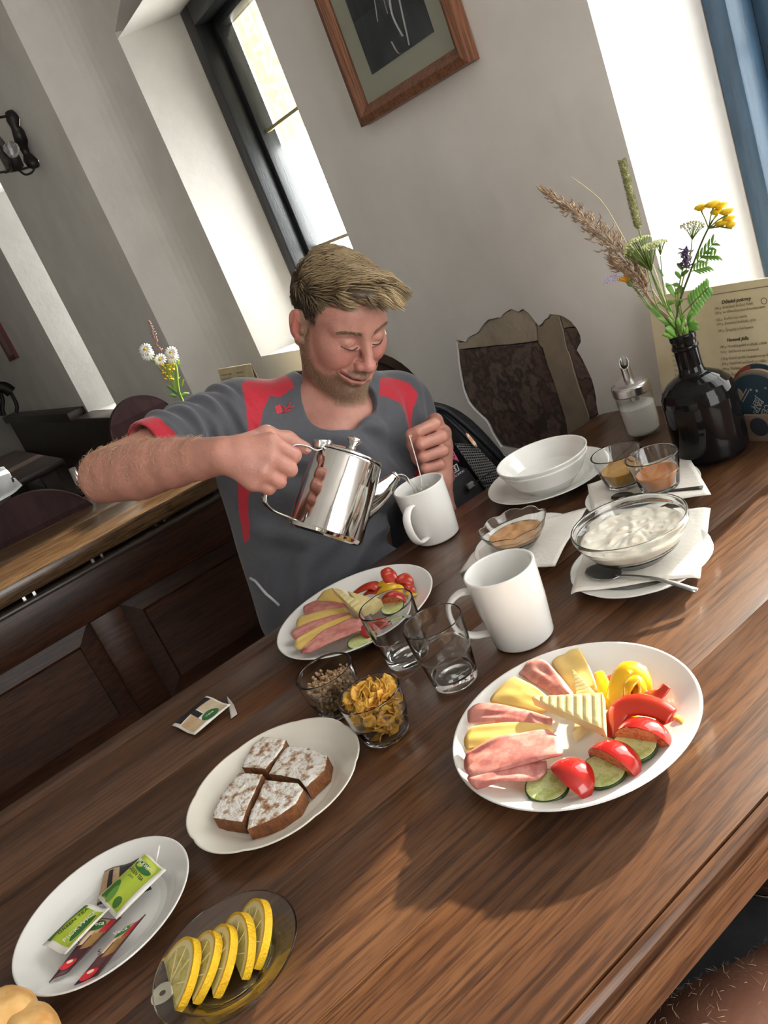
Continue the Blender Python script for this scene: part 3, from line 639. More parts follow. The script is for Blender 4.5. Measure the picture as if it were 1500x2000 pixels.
def spoon(a, b, w, L, label, m=m_grey, lift=0.0, dz=0.0):
    """a = bowl centre, b = end of handle"""
    a, b = V(a), V(b); d = (b-a).normalized(); s = d.cross(V((0,0,1))).normalized(); t = empty('spoon', a, 0, label, 'spoon')
    P = []
    for i in range(17):
        u = i/16; x = -L/2+L*u; hw = w/2*math.sqrt(max(0,1-(2*u-1)**2))*(1.06-.16*u)+1e-4; row = []
        for j in range(11):
            v = -1+j/5; row.append(a+d*x+s*(hw*v)+V((0,0,-.006*(1-v*v)*(1-(2*u-1)**2))))
        P.append(row)
    MB().grid(P).build('spoon_bowl', m, t, solid=.0012)
    e = a+d*(L/2); n = 14; pts = [e.lerp(b,k/n)+V((0,0,lift*math.sin(math.pi*k/n)+dz*(k/n))) for k in range(n+1)]
    pts = [a+d*(L/2-.006)]+pts
    MB().tube(pts, [.0022]+[.0022+.0026*(k/n)**1.5 for k in range(n+1)], 10, flat=(1,.45)).build('handle', m, t)
    return t
spoon(W(1178,1117,Z=ZT+.026), W(1360,1154,Z=ZT+.012), .036, .052, 'grey metal spoon lying across the yogurt saucer', lift=.006)
spoon(W(1215,968,Z=ZT+.02), W(1372,952,Z=ZT+.018), .024, .036, 'dark spoon lying under the jam glasses', lift=.0, m=mat('dark_spoon',(.09,.085,.08),.35,1))
# scalloped dish with a tan spread
dc = W(1010,1050,Z=ZT+.03); dc = V((dc.x,dc.y,ZT+.0165)); n = 80
def sc(a, j, rr, z_):
    k = max(0,(z_-.012)/.026); w_ = abs(math.sin(a*4.5))**.7-.55
    return rr*(1+.055*k*w_), z_+.0045*k*w_
prof = [(0,.001),(.024,0),(.028,.002),(.038,.012),(.048,.026),(.053,.037),(.0535,.038),(.052,.0378),(.0465,.027),(.0365,.0145),(.026,.005),(0,.004)]
sd0 = tag(MB().lathe(prof, n=n, mod=sc).build('scalloped_dish', m_glass, loc=dc), 'scalloped clear glass dish of tan spread on a napkin', 'dish')
rows = [[(q*.044*math.cos(6.2832*i/n), q*.044*math.sin(6.2832*i/n), (.021+.004*noise.noise(V((q*.044*math.cos(6.2832*i/n)*70, q*.044*math.sin(6.2832*i/n)*70, 2))))if q<.99 else .0205) for i in range(n)] for q in np.linspace(0,1,20)]
rows += [[(rr*math.cos(6.2832*i/n), rr*math.sin(6.2832*i/n), zz) for i in range(n)] for rr, zz in ((.036,.0155),(.0255,.0062),(.002,.0052))]
tag(MB().grid(rows, wrap_v=True).build('tan_spread', mat('tan_spread',(.50,.25,.10),.35,var=(.62,.37,.19),scale=45,sss=.1), loc=dc), 'creamy orange tan spread in the scalloped dish', 'spread')
# jam glasses
def jam(px, py, z, col, fillh, label, jl):
    c = V((px,py,ZT+.0165)); h, rt, rb = .058, .0405, .029
    prof = [(0,.001),(rb-.004,0),(rb,.004),(lerp(rb,rt,.55),h*.5),(rt,h-.001),(rt-.0012,h),(rt-.0026,h-.001),(lerp(rb,rt,.55)-.0024,h*.5),(rb-.003,.009),(rb-.008,.006),(0,.006)]
    tag(MB().lathe(prof, n=56).build('jam_glass', m_glass, loc=c), label, 'glass', 'jam glasses')
    rf = lerp(rb,rt,fillh/h*1.05)-.0032
    tag(MB().lathe([(0,.0066),(rb-.0085,.0066),(rb-.0038,.0096),(rf,fillh-.001),(rf-.002,fillh),(0,fillh-.002)], n=48).build('jam', mat('jam_%d'%(col[1]*1000),col,.12,coat=.4,sss=.2,var=tuple(k*.75 for k in col),scale=60), loc=c), jl, 'jam')
jam(-.920,.884,0,(.66,.33,.03),.030,'jam glass of pale apricot jam nearer the bowls','pale yellow-orange apricot jam in the left jam glass')
jam(-.846,.880,0,(.58,.18,.018),.030,'jam glass of deep orange jam beside the dark bottle','deep orange jam in the right jam glass')
# sugar pourer
su = empty('sugar_pourer', (-1.054,1.097,ZT), 0, 'glass sugar pourer with a steel spout lid near the wall', 'sugar pourer')
MB().lathe([(0,.001),(.027,0),(.0305,.003),(.0315,.01),(.0325,.04),(.0335,.085),(.0325,.085),(.0312,.04),(.030,.011),(.026,.006),(0,.005)], n=48).build('jar', m_thin, su, world=False)
MB().lathe([(0,.0056),(.0255,.0062),(.0297,.0112),(.031,.04),(.0317,.06),(.022,.0655),(.009,.068),(0,.068)], n=40).build('sugar', mat('sugar',(.86,.85,.83),.8,bump=.6,bscale=700), su, world=False)
MB().lathe([(0,.084),(.0335,.084),(.0352,.086),(.0355,.099),(.034,.1035),(.026,.1075),(.0105,.1095),(0,.1095)], n=48).build('lid', m_steel, su, world=False)
def cut(a, j, rr, z_): return (rr, z_+(.010*math.cos(a-2.2) if z_ > .13 else 0))
MB().lathe([(.0072,.062),(.0088,.062),(.0088,.143),(.0074,.143)], n=28, close=True, mod=cut).build('spout', m_steel, su, world=False)
# dark bottle as a vase
m_bottle = mat('dark_brown_glass', (.005,.0045,.005), .06, spec=.28)
BP = V((-.860,1.030,ZT))
def bottle(loc, s, label):
    t = empty('bottle_vase', loc, 0, label, 'bottle', 'dark bottle vases')
    pr = [(0,.002),(.045,0),(.053,.003),(.0565,.010),(.0575,.03),(.0575,.098),(.0565,.110),(.052,.121),(.042,.131),(.030,.138),(.0225,.1415),(.0195,.146),(.0185,.153),(.0183,.196),(.0200,.198),(.0202,.206),(.0185,.2075),(.0155,.2075),(.0150,.19),(.015,.15),(.0,.14)]
    MB().lathe([(a*s,b*s) for a,b in pr], n=56).build('body', m_bottle, t, world=False)
    MB().lathe([(.0186*s,.182*s),(.0203*s,.184*s),(.0203*s,.188*s),(.0186*s,.19*s)], n=40, close=True).build('neck_ring', m_bottle, t, world=False)
    return t
bottle(BP, 1.0, 'dark brown glass bottle holding wild flowers beside the menu')
# ---------------------------------------------------------------- menu cards
m_card = mat('menu_paper', (.66,.58,.40), .8, var=(.55,.46,.29), scale=9)
m_ink = mat('ink', (.05,.04,.03), .8); m_ink2 = mat('faded_ink', (.26,.20,.13), .8)
def menu(x0, x1, y, zt_, zb, label, small=False, s=1.0):
    t = empty('menu_card', ((x0+x1)/2, y, zb), 0, label, 'menu', 'folded paper menus'); Wd = x1-x0; Hh = zt_-zb; ln = .04
    def P(u, v, d=0): return V((lerp(x0,x1,u), y+ln*v-d, lerp(zb,zt_,v)))
    for sgn in (0, 1):
        mb = MB(); mb.add([P(0,0,-.05*sgn),P(1,0,-.05*sgn),P(1,1,-.002*sgn),P(0,1,-.002*sgn)]+[p+V((0,.0012,0)) for p in (P(0,0,-.05*sgn),P(1,0,-.05*sgn),P(1,1,-.002*sgn),P(0,1,-.002*sgn))],
            [(0,1,2,3),(7,6,5,4),(0,4,5,1),(1,5,6,2),(2,6,7,3),(3,7,4,0)], False); mb.build('front_leaf' if not sgn else 'back_leaf', m_card, t)
    fr = frame(P(0,0,.0006), (1,0,0), (0,ln,Hh)); fr = wm(t).inverted() @ fr
    def put(txt, u, v, size, m=m_ink2, sh=.2, b=0): text_mesh('lettering', txt, size, m, t, fr @ Matrix.Translation((u*Wd, v*math.hypot(Hh,ln), 0)), .0001, shear=sh, bold=b)
    if small:
        for k in range(12):
            put('Poledni menu a jidla dle nabidky', .05, .88-.07*k, .009); put('Domaci jidla 120 g', .55, .88-.07*k, .009)
        return t
    put('Jídelní lístek', .10, .72, .0135, m_ink)
    MB().box((0.02*Wd,.955*Hh,0),(.98*Wd,.962*Hh,.0001)).build('rule', m_ink2, t, world=False).matrix_local = fr
    rowsr = [('Dětské pokrmy',.865,1),('Smažený kuřecí řízek',.83,0),('se šťouchanými bramborami',.795,0),('Kuřecí na másle',.745,0),('Smažený květák, rýže',.71,0),('Špagety s kečupem',.66,0),('Hotová jídla',.58,1),('Hovězí guláš s cibulí, chléb',.535,0),('Svíčková na smetaně',.495,0),('Kančí guláš, bramborový knedlík',.445,0),('Vepřová pečeně se zelím',.405,0),('Pečená kachna',.365,0),('Rajská omáčka, těstoviny',.32,0),('Bezmasá jídla',.25,1),('Smažený sýr',.205,0),('Zapečené brambory',.165,0),('Těstoviny se špenátem',.125,0),('Salát',.085,0)]
    for tx, v, hd in rowsr:
        put(tx, .53, v, .0085 if hd else .0068, m_ink if hd else m_ink2, .25, .00012 if hd else 0)
        if not hd: put('%d g' % random.choice((120,150,200,250)), .475, v, .0058); put('%d,-' % random.choice((95,119,139,155)), .90, v, .0058)
    for k, tx in enumerate(('Předkrmy','Tatarský biftek, topinky','Nakládaný hermelín','Utopenec s cibulí','Polévky','Česnečka se sýrem','Vývar s nudlemi','Saláty','Zelný salát','Okurkový salát','Přílohy','Hranolky','Vařené brambory','Nápoje')):
        put(tx, .12, .62-.04*k, .0062)
    fr2 = fr @ Matrix.Translation((.80*Wd,.845*math.hypot(Hh,ln),0)); mb = MB().lathe([(.0045,0),(.0053,0),(.0053,.0001),(.0045,.0001)], n=24, close=True); o = mb.build('stamp', m_ink, t, world=False); o.matrix_local = fr2
    return t
tr = W(1500,541,Y=1.215); tl = W(1385,571,Y=1.215)
menu(-1.062, -.775, 1.170, tr.z, .7510, 'open paper menu standing behind the dark bottle')
fm = W(425,722,Y=1.16); fm2 = W(489,710,Y=1.16)
menu(fm.x, fm2.x, 1.12, (fm.z+fm2.z)/2, zt+.001, 'paper menu standing on the next table by the window niche', True)
# ---------------------------------------------------------------- beer mats in a wooden holder
P0 = W(1437,861,Z=.7505); P1 = W(1500,863,Z=.7505); dx_ = (P1-P0).normalized(); dy_ = V((0,0,1)).cross(dx_); 
fr = Matrix((dx_, dy_, V((0,0,1)))).transposed().to_4x4(); fr.translation = P0-dx_*.012
hd = empty('coaster_holder', fr.translation, 0, 'light wooden holder for beer mats at the right edge', 'holder')
m_hold = mat('pale_wood', (.23,.165,.12), .55, var=(.17,.115,.08), scale=12, stretch=(1,1,8))
for a_, b_, nm in (((0,0,0),(.125,.006,.046),'front'),((0,.05,0),(.125,.056,.06),'back'),((0,.006,0),(.006,.05,.052),'side'),((.119,.006,0),(.125,.05,.052),'side'),((.006,.006,0),(.119,.05,.005),'base')):
    MB().box(a_, b_).xf(fr).build(nm, m_hold, hd, bevel=.001)
MB().lathe([(0,0),(.016,0),(.016,.0006),(0,.0006)], n=32).xf(fr @ Matrix.Translation((.062,0,.026)) @ Matrix.Rotation(math.radians(90),4,'X')).build('finger_hole_shade', mat('hole_shade',(.02,.025,.035),.7), hd)  # flat dark disc painted as the shade inside a finger hole
m_mat = mat('mat_board_blue', (.020,.045,.065), .65); m_matw = mat('mat_print_pale', (.42,.42,.40), .7); m_matr = mat('mat_print_red', (.36,.075,.05), .7); m_matb = mat('mat_print_tan', (.26,.19,.14), .7)
mr = .0535
def disc(y, dz, dx, th=.0016, m=m_mat, nm='disc', r_=mr): 
    return MB().lathe([(0,0),(r_,0),(r_,th),(0,th)], n=56).xf(fr @ Matrix.Translation((.062+dx,y,.058+dz)) @ Matrix.Rotation(math.radians(90),4,'X'))
mats_ = []
for k in range(7):
    y = .046-.0055*k; front = k == 6
    lab = 'foremost round beer mat with pale lettering in the holder' if front else 'round dark beer mat with a red arc behind the foremost one' if k == 3 else ('rearmost plain beer mat in the wooden holder','second plain beer mat from the back of the holder','third plain beer mat from the back of the holder','','plain beer mat just behind the last front two in the holder','plain beer mat directly behind the foremost lettered one')[k]
    dz = .010 if k == 3 else (-.001 if front else .002+.0015*(k%3))
    t = empty('beer_mat', fr @ V((.062,y,.02)), 0, lab, 'beer mat', 'round beer mats'); disc(y, dz, -.003 if k == 3 else 0).build('board', m_mat if k in (3,6) else m_matb, t); mats_.append((t,y,dz))
def on_mat(k): 
    t, y, dz = mats_[k]; return t, fr @ Matrix.Translation((.062+(-.003 if k == 3 else 0), y-.0018, .058+dz)) @ Matrix.Rotation(math.radians(90),4,'X')
t, F = on_mat(3)
a_ = np.linspace(math.radians(100),math.radians(170),14); mb = MB()
mb.add([(.036*math.cos(q),.036*math.sin(q),0) for q in a_]+[(.0532*math.cos(q),.0532*math.sin(q),0) for q in a_], [(i,i+1,15+i,14+i) for i in range(13)], False).xf(F).build('red_print', m_matr, t)
t, F = on_mat(6)
MB().lathe([(0,0),(.0105,0),(.0105,.0001),(0,.0001)], n=28).xf(F @ Matrix.Translation((-.034,.021,0))).build('tan_spot', m_matb, t)
def star(mb, x, y, r_):
    p = [((r_ if k%2==0 else r_*.42)*math.sin(k*math.pi/5)+x, (r_ if k%2==0 else r_*.42)*math.cos(k*math.pi/5)+y, 0) for k in range(10)]+[(x,y,0)]
    mb.add(p, [(k,(k+1)%10,10) for k in range(10)], False)
mb = MB()
for x, y, r_ in ((-.008,.028,.0032),(.002,.026,.0032),(-.036,-.008,.0026),(-.031,-.016,.0026),(.018,.03,.0025)): star(mb, x, y, r_)
mb.xf(F).build('stars', m_matw, t)
inv = wm(t).inverted()
rt_ = Matrix.Rotation(math.radians(-128),4,'Z')
for tx, x, y, s_ in (('JSEM',-.001,.017,.0115),('PATRIOT',.004,.012,.0115),('ČESKÝ',.012,.004,.013)):
    text_mesh('lettering', tx, s_, m_matw, t, inv @ F @ Matrix.Translation((x,y,.0001)) @ rt_, .0001)
mb = MB()
for o_ in (0,.0045): mb.box((-.026+o_,.0,0),(-.0245+o_,.026,.0001))
mb.xf(F @ Matrix.Translation((-.012,-.006,0)) @ Matrix.Rotation(math.radians(-40),4,'Z')).build('small_print', m_matw, t)
# ------------------------------------------------------------------ food
def px6(x, y): return (860+x*.36, 1230+y*.36)
def px7(x, y): return (520+x*.29333, 1080+y*.29333)
m_ham = mat('ham', (.50,.185,.155), .38, var=[(.58,.26,.22),(.44,.14,.125),(.55,.24,.20)], scale=38, sss=.2, detail=6)
m_cheese = mat('sliced_cheese', (.64,.43,.115), .42, var=(.69,.50,.17), scale=22, sss=.15)
m_butter = mat('butter', (.72,.61,.30), .42, sss=.15, bump=.2, bscale=90)
m_tom = mat('tomato_skin', (.34,.008,.008), .14, coat=.4, var=(.42,.018,.010), scale=14)
m_tomf = mat('tomato_flesh', (.62,.07,.03), .2, coat=.4, var=[(.72,.20,.08),(.50,.03,.02)], scale=130, bump=.5, bscale=260)
m_cuc = mat('cucumber_flesh', (.50,.55,.20), .3, coat=.2, var=[(.60,.66,.32),(.42,.47,.13)], scale=110, sss=.1)
m_peel = mat('cucumber_peel', (.018,.045,.010), .35, var=(.05,.09,.02), scale=120)
m_yel = mat('yellow_pepper', (.72,.40,.006), .22, coat=.3, sss=.1); m_red = mat('red_pepper', (.44,.026,.008), .22, coat=.3)
def slice_(name, pxs, z, th, m, label, cat, group, dz=(0,0,0,0), wav=.002, sd_=0, bend=0, rnd=.12):
    c = [W(*q, Z=z+d) for q, d in zip(pxs, dz)]
    o = sheet(c, th, lambda u, v: wav*noise.noise(V((u*3+sd_, v*3, sd_)))+bend*math.sin(math.pi*v)+.4*bend*math.sin(math.pi*u), 14, 14, rnd=rnd).build(name, m)
    return tag(o, label, cat, group)
ZP = ZT+.012
def fan(pf, defs, grp, zb):
    for i, (nm, q, lab, dz) in enumerate(defs):
        ham = nm == 'ham_slice'
        slice_(nm, [pf(*p) for p in q], zb+i*.0028, .0022 if ham else .003, m_ham if ham else m_cheese, lab, 'ham' if ham else 'cheese', grp, dz, .0035 if ham else .0015, i*1.7, .005 if ham else .003)
fan(px6, [('cheese_slice',[(590,180),(755,86),(872,345),(745,395)],'uppermost yellow cheese slice on the near plate, beside the pepper strips',(.006,.010,.002,0)),
 ('ham_slice',[(405,240),(540,150),(735,350),(700,420)],'narrow pink ham slice between two cheese slices at the top of the near plate',(.006,.012,.002,0)),
 ('cheese_slice',[(245,395),(400,248),(620,390),(560,470)],'broad yellow cheese slice left of centre on the near plate',(.008,.012,.001,0)),
 ('ham_slice',[(125,510),(195,392),(640,490),(560,560)],'long pink ham slice on the left of the near plate',(.006,.010,.001,0)),
 ('cheese_slice',[(115,665),(155,530),(640,515),(560,640)],'yellow cheese slice above the big ham fold on the near plate',(.006,.009,.001,0)),
 ('ham_slice',[(150,835),(112,668),(610,535),(700,690)],'big front folded pink ham slice on the near plate',(.004,.008,.003,.0)),
 ('ham_slice',[(180,870),(130,790),(600,700),(560,830)],'lowest ham slice peeping out at the rim of the near plate',(.001,.002,-.008,-.008))], 'ham and cheese on the near plate', ZP)
fan(px7, [('cheese_slice',[(325,335),(395,245),(520,255),(560,350)],'uppermost yellow cheese slice on the far plate',(.008,.010,0,0)),
 ('ham_slice',[(240,420),(265,345),(520,330),(560,400)],'upper pink ham slice on the far plate',(.008,.010,0,0)),
 ('cheese_slice',[(190,510),(215,430),(540,365),(560,420)],'middle yellow cheese slice on the far plate',(.008,.010,0,0)),
 ('ham_slice',[(172,585),(170,515),(560,395),(580,450)],'middle pink ham slice on the far plate',(.008,.010,0,0)),
 ('cheese_slice',[(205,660),(180,590),(580,400),(610,470)],'lower yellow cheese slice on the far plate',(.006,.010,0,0)),
 ('ham_slice',[(255,690),(215,650),(610,415),(665,520)],'big front pink ham slice on the far plate',(.002,.008,.002,0))], 'ham and cheese on the far plate', ZP)
def wedge(pf, tip, c1, c2, z, h, label, ridges=True, m=m_butter, lift=(0,0,0)):
    a, b, c = (W(*pf(*q), Z=z+l) for q, l in zip((tip,c1,c2),lift)); mb = MB(); n = 40; w = 8; T = []; B = []
    for i in range(n+1):
        u = i/n; l = a.lerp(b,.03+.97*u); r = a.lerp(c,.03+.97*u)
        rg = (.0012*abs(math.sin(u*26))) if ridges else 0
        T.append([l.lerp(r,j/w)+V((0,0,h+rg*(1 if 0<j<w else .4))) for j in range(w+1)]); B.append([l.lerp(r,j/w) for j in range(w+1)])
    mb.grid(T, smooth=False).grid(B, smooth=False)
    for e in (0,w): mb.grid([[T[i][e],B[i][e]] for i in range(n+1)], smooth=False)
    for e in (0,n): mb.grid([[T[e][j],B[e][j]] for j in range(w+1)], smooth=False)
    return tag(mb.build('butter_wedge', m), label, 'butter', 'butter wedges')
wedge(px6,(500,405),(895,385),(905,585),ZP+.016,.010,'ridged pale butter wedge lying across the near plate',lift=(.004,.004,-.003))
wedge(px6,(735,262),(865,400),(760,420),ZP+.008,.012,'small upright butter wedge behind the ridged one on the near plate',lift=(.012,0,0))
wedge(px6,(760,520),(900,470),(735,610),ZP,.012,'lower butter block peeping from under the ridged wedge on the near plate',False)
wedge(px7,(445,262),(720,395),(640,450),ZP+.016,.010,'ridged pale butter wedge on the far plate',lift=(.006,0,-.002))
wedge(px7,(560,300),(790,370),(700,430),ZP+.006,.014,'butter block under the ridged wedge on the far plate',False)
def strip(pts, w, m, label, cat='pepper', grp='pepper strips', th=.004, mb=None):
    pts = bez(pts, 7); P = []
    tw = V((0,0,1))
    mb = MB().tube(pts, [w*(.55+.45*math.sin(math.pi*min(1,max(0,.08+.84*i/(len(pts)-1))))) for i in range(len(pts))], 10, flat=(1,.34))
    return tag(mb.build('pepper_strip', m), label, cat, grp)
def w6(x, y, z): return W(*px6(x,y), Z=ZP+z)
def w7(x, y, z): return W(*px7(x,y), Z=ZP+z)
strip([w6(858,232,.012),w6(890,310,.012),w6(920,380,.010),w6(940,430,.008)], .008, m_yel, 'straight yellow pepper strip beside the small butter wedge')
strip([w6(930,440,.004),w6(955,330,.016),w6(1000,225,.024),w6(1060,225,.022),w6(1095,300,.014),w6(1085,395,.004)], .012, m_yel, 'large looped yellow pepper strip standing on the near plate')
strip([w6(990,400,.004),w6(1015,310,.020),w6(1065,265,.022),w6(1100,320,.014),w6(1080,400,.005)], .010, m_yel, 'inner looped yellow pepper strip on the near plate')
strip([w6(1085,200,.02),w6(1090,235,.018),w6(1085,270,.012)], .007, m_yel, 'short yellow pepper end at the top of the pepper heap')
strip([w6(905,270,.008),w6(950,262,.012),w6(1010,300,.012),w6(1060,345,.010),w6(1130,370,.008),w6(1190,345,.012),w6(1228,305,.016)], .010, m_red, 'red pepper strip behind the yellow loops on the near plate')
strip([w6(915,585,.002),w6(935,510,.010),w6(985,430,.016),w6(1070,405,.018),w6(1170,425,.016),w6(1255,470,.012)], .013, m_red, 'curved bright red pepper strip arching on the near plate')
strip([w6(1175,505,.003),w6(1215,480,.007),w6(1262,468,.010)], .009, m_red, 'short red pepper tip by the tomato wedge on the near plate')
strip([w6(1000,500,.003),w6(1040,470,.006),w6(1080,470,.004)], .008, m_yel, 'small yellow pepper piece under the red arch')
strip([w6(1280,470,.001),w6(1320,490,.003),w6(1340,520,.004),w6(1325,555,.001)], .006, mat('pale_pepper',(.80,.60,.16),.3), 'thin pale pepper sliver at the right rim of the near plate')
strip([w7(575,275,.004),w7(640,235,.014),w7(710,215,.016),w7(745,240,.010)], .013, m_red, 'red pepper strip at the left of the pepper heap on the far plate')
strip([w7(660,270,.003),w7(700,250,.008),w7(740,255,.008)], .010, m_red, 'short red pepper piece beside the butter on the far plate')
strip([w7(735,225,.010),w7(775,200,.016),w7(820,205,.016),w7(850,225,.012)], .010, m_yel, 'yellow pepper strip under the upright red one on the far plate')
strip([w7(730,290,.006),w7(770,245,.018),w7(830,230,.022),w7(890,240,.018),w7(920,270,.008)], .010, m_yel, 'looped yellow pepper strip over the tomato on the far plate')
strip([w7(790,110,.030),w7(820,155,.024),w7(850,205,.014)], .012, m_red, 'upright red pepper stick pointing up on the far plate')
strip([w7(865,175,.014),w7(900,165,.018),w7(930,200,.012),w7(915,230,.006)], .013, m_red, 'curled dark red pepper piece on the far plate')
strip([w7(930,215,.010),w7(960,240,.008),w7(985,255,.004)], .008, m_red, 'small red pepper tip at the right of the far plate')
strip([w7(955,270,.003),w7(975,280,.003),w7(990,270,.003)], .007, m_yel, 'tiny yellow pepper tip at the right of the far plate')
def tomato(pf, c, end, z, r, label, ang=1.25, roll=.6):
    """wedge of a tomato: c = middle, end = one pointed end"""
    p = W(*pf(*c), Z=ZP+z); e = W(*pf(*end), Z=ZP+z); d = (e-p).normalized(); t = empty('tomato_wedge', p, 0, label, 'tomato', 'tomato wedges')
    L = r; s = V((0,0,1)).cross(d).normalized(); u = d.cross(s).normalized(); n, k = 20, 12; ax = d
    def P(th, ph, rr=1.0):
        o = s*math.cos(ph+roll)+u*math.sin(ph+roll); return p-(s*math.cos(roll)+u*math.sin(roll))*r*.45+(ax*math.cos(th)*L*1.05+o*math.sin(th)*r*rr)
    MB().grid([[P(math.pi*i/n, -ang/2+ang*j/k) for j in range(k+1)] for i in range(n+1)]).build('skin', m_tom, t)
    f = MB()
    for sgn in (-1,1):
        f.grid([[P(math.pi*i/n, sgn*ang/2, q/5*.97) + (V((0,0,0)) if q in (0,5) else (s*math.cos(roll+sgn*ang/2)-s*0)*0-(s*-math.sin(roll+sgn*ang/2)+u*math.cos(roll+sgn*ang/2))*sgn*.0018*math.sin(q/5*math.pi)) for q in range(6)] for i in range(n+1)])
    f.build('flesh', m_tomf, t); return t
tomato(px6,(1095,560),(1225,575),.010,.027,'tomato wedge lying by the red pepper arch on the near plate',1.4,math.radians(60))
tomato(px6,(945,690),(1070,745),.010,.027,'middle tomato wedge between two cucumber slices on the near plate',1.4,math.radians(60))
tomato(px6,(715,790),(800,880),.012,.026,'front tomato wedge with its wet cut side up on the near plate',1.5,math.radians(75))
tomato(px7,(850,315),(930,300),.012,.022,'tomato wedge seen through the tumbler on the far plate',1.5,math.radians(70))
tomato(px7,(740,490),(790,470),.008,.020,'round red tomato wedge half behind the tumbler on the far plate',1.8,math.radians(70))
tomato(px7,(680,520),(700,565),.008,.018,'small tomato piece next to the ham on the far plate',1.8,math.radians(70))
def cucumber(pf, c, z, r, label, tilt=(0,0)):
    p = W(*pf(*c), Z=ZP+z); t = empty('cucumber_slice', p, 0, label, 'cucumber', 'cucumber slices'); R = Euler((tilt[0],tilt[1],0)).to_matrix().to_4x4()
    MB().lathe([(0,0),(r-.0014,0),(r-.0014,.004),(r*.55,.0043),(0,.0042)], n=40).xf(R).build('flesh', m_cuc, t, world=False)
    MB().lathe([(r-.0014,0),(r-.0002,.0004),(r,.002),(r-.0002,.0036),(r-.0014,.004)], n=40, close=True).xf(R).build('peel', m_peel, t, world=False)
cucumber(px6,(1055,640),.002,.0225,'cucumber slice under the tomato wedge at the right of the near plate',(.03,.05))
cucumber(px6,(885,778),.002,.0225,'middle cucumber slice on the near plate',(.0,.05))
cucumber(px6,(583,858),.003,.0215,'leftmost bright green cucumber slice on the near plate',(-.03,.08))
cucumber(px7,(630,595),.003,.020,'cucumber slice at the edge of the far plate',(0,.1))
cucumber(px7,(850,378),.003,.020,'cucumber slice under the tomato on the far plate',(0,.1))
# cake
m_sugar = mat('sugared_crust', (.30,.13,.05), .85, var=[(.52,.40,.30),(.80,.76,.70),(.82,.79,.74)], scale=95, detail=9, bump=.8, bscale=240, contrast=(.36,.58))
m_crumb = mat('cake_crumb', (.26,.10,.035), .9, var=(.14,.05,.018), scale=90, bump=.8, bscale=200)
def cake(poly, label):
    q = [W(320+x*.26667, 1340+y*.26667, Z=ZT+.027) for x, y in poly]; n0 = len(q); c = sum(q, V())/n0
    poly2 = rough_poly([(p.x,p.y) for p in q], .004, .0008, 3)
    t = empty('cake_piece', (c.x,c.y,ZT+.008), 0, label, 'cake', 'pieces of sugared cake')
    zb, zt_ = ZT+.0075, ZT+.0255; n = len(poly2); cc = V((c.x,c.y))
    body = MB(); body.prism(poly2, zb, zt_-.0008).build('crumb', m_crumb, t)
    rings = []
    for k, f in enumerate((1,.97,.8,.6,.4,.2)):
        rings.append([(lerp(cc.x,x,f), lerp(cc.y,y,f), zt_-(.0012 if k == 0 else 0)+.0012*noise.noise(V((x*f*200,y*f*200,k)))) for x, y in poly2])
    mb = MB().grid(rings, wrap_v=True); mb.add(rings[-1], [tuple(range(n))]); mb.build('sugar_top', m_sugar, t)
cake([(725,362),(890,382),(868,440),(806,520),(738,596),(566,582),(602,500),(650,420)],'upper left quarter of the sugared cake')
cake([(905,432),(1050,442),(1192,502),(1175,600),(1035,735),(985,672),(860,645),(762,632),(826,525),(884,447)],'right quarter of the sugared cake with a browned edge')
cake([(545,625),(716,635),(686,705),(596,900),(566,985),(356,958),(365,880),(430,765)],'left front quarter of the sugared cake, whitest with sugar')
cake([(735,680),(975,700),(1020,748),(960,850),(820,950),(604,1040),(616,950),(668,835)],'front right quarter of the sugared cake')
# lemon
m_lp = mat('lemon_peel', (.86,.55,.012), .32, var=(.80,.44,.008), scale=60, bump=.6, bscale=420); m_lpith = mat('lemon_pith', (.80,.68,.36), .6)
m_lf = mat('lemon_flesh', (.62,.53,.13), .22, var=[(.70,.62,.20),(.52,.42,.08)], scale=120, stretch=(1,1,.4), coat=.3, sss=.2)
def lemon(a, b, bu, label, h=.024):
    A, B = W(*a, Z=ZT+.0085), W(*b, Z=ZT+.0075); U = W(*bu, Z=ZT+h+.008); mid = (A+B)/2; d = (B-A)/2; e = U-mid; e = e-d*(e.dot(d)/d.length_squared); nrm = d.cross(e).normalized(); r = d.length
    t = empty('lemon_slice', mid, 0, label, 'lemon', 'half slices of lemon'); n = 28; T = .0075
    def ring(f): return [mid+(d*math.cos(math.pi*i/n)+e*math.sin(math.pi*i/n))*f for i in range(n+1)]
    def band(f0, f1, th, m, nm):
        mb = MB(); rs = [ring(f0),ring(f1)]
        for s_ in (-1,1): mb.grid([[p+nrm*(th/2*s_) for p in rw] for rw in rs], smooth=False)
        for rw in rs: mb.grid([[p+nrm*th/2 for p in rw],[p+nrm*(th/4) for p in rw],[p-nrm*th/4 for p in rw],[p-nrm*th/2 for p in rw]])
        mb.build(nm, m, t)
    band(.93,1.0,T,m_lp,'peel'); band(.80,.93,T*.98,m_lpith,'pith'); band(.02,.80,T*.94,m_lf,'flesh')
    for k in range(1,5):
        q = math.pi*k/5; dv = d*math.cos(q)+e*math.sin(q); MB().tube([mid+dv*.05+nrm*T*.47, mid+dv*.8+nrm*T*.47], .0006, 5).build('membrane', m_lpith, t); MB().tube([mid+dv*.05-nrm*T*.47, mid+dv*.8-nrm*T*.47], .0006, 5).build('membrane', m_lpith, t)
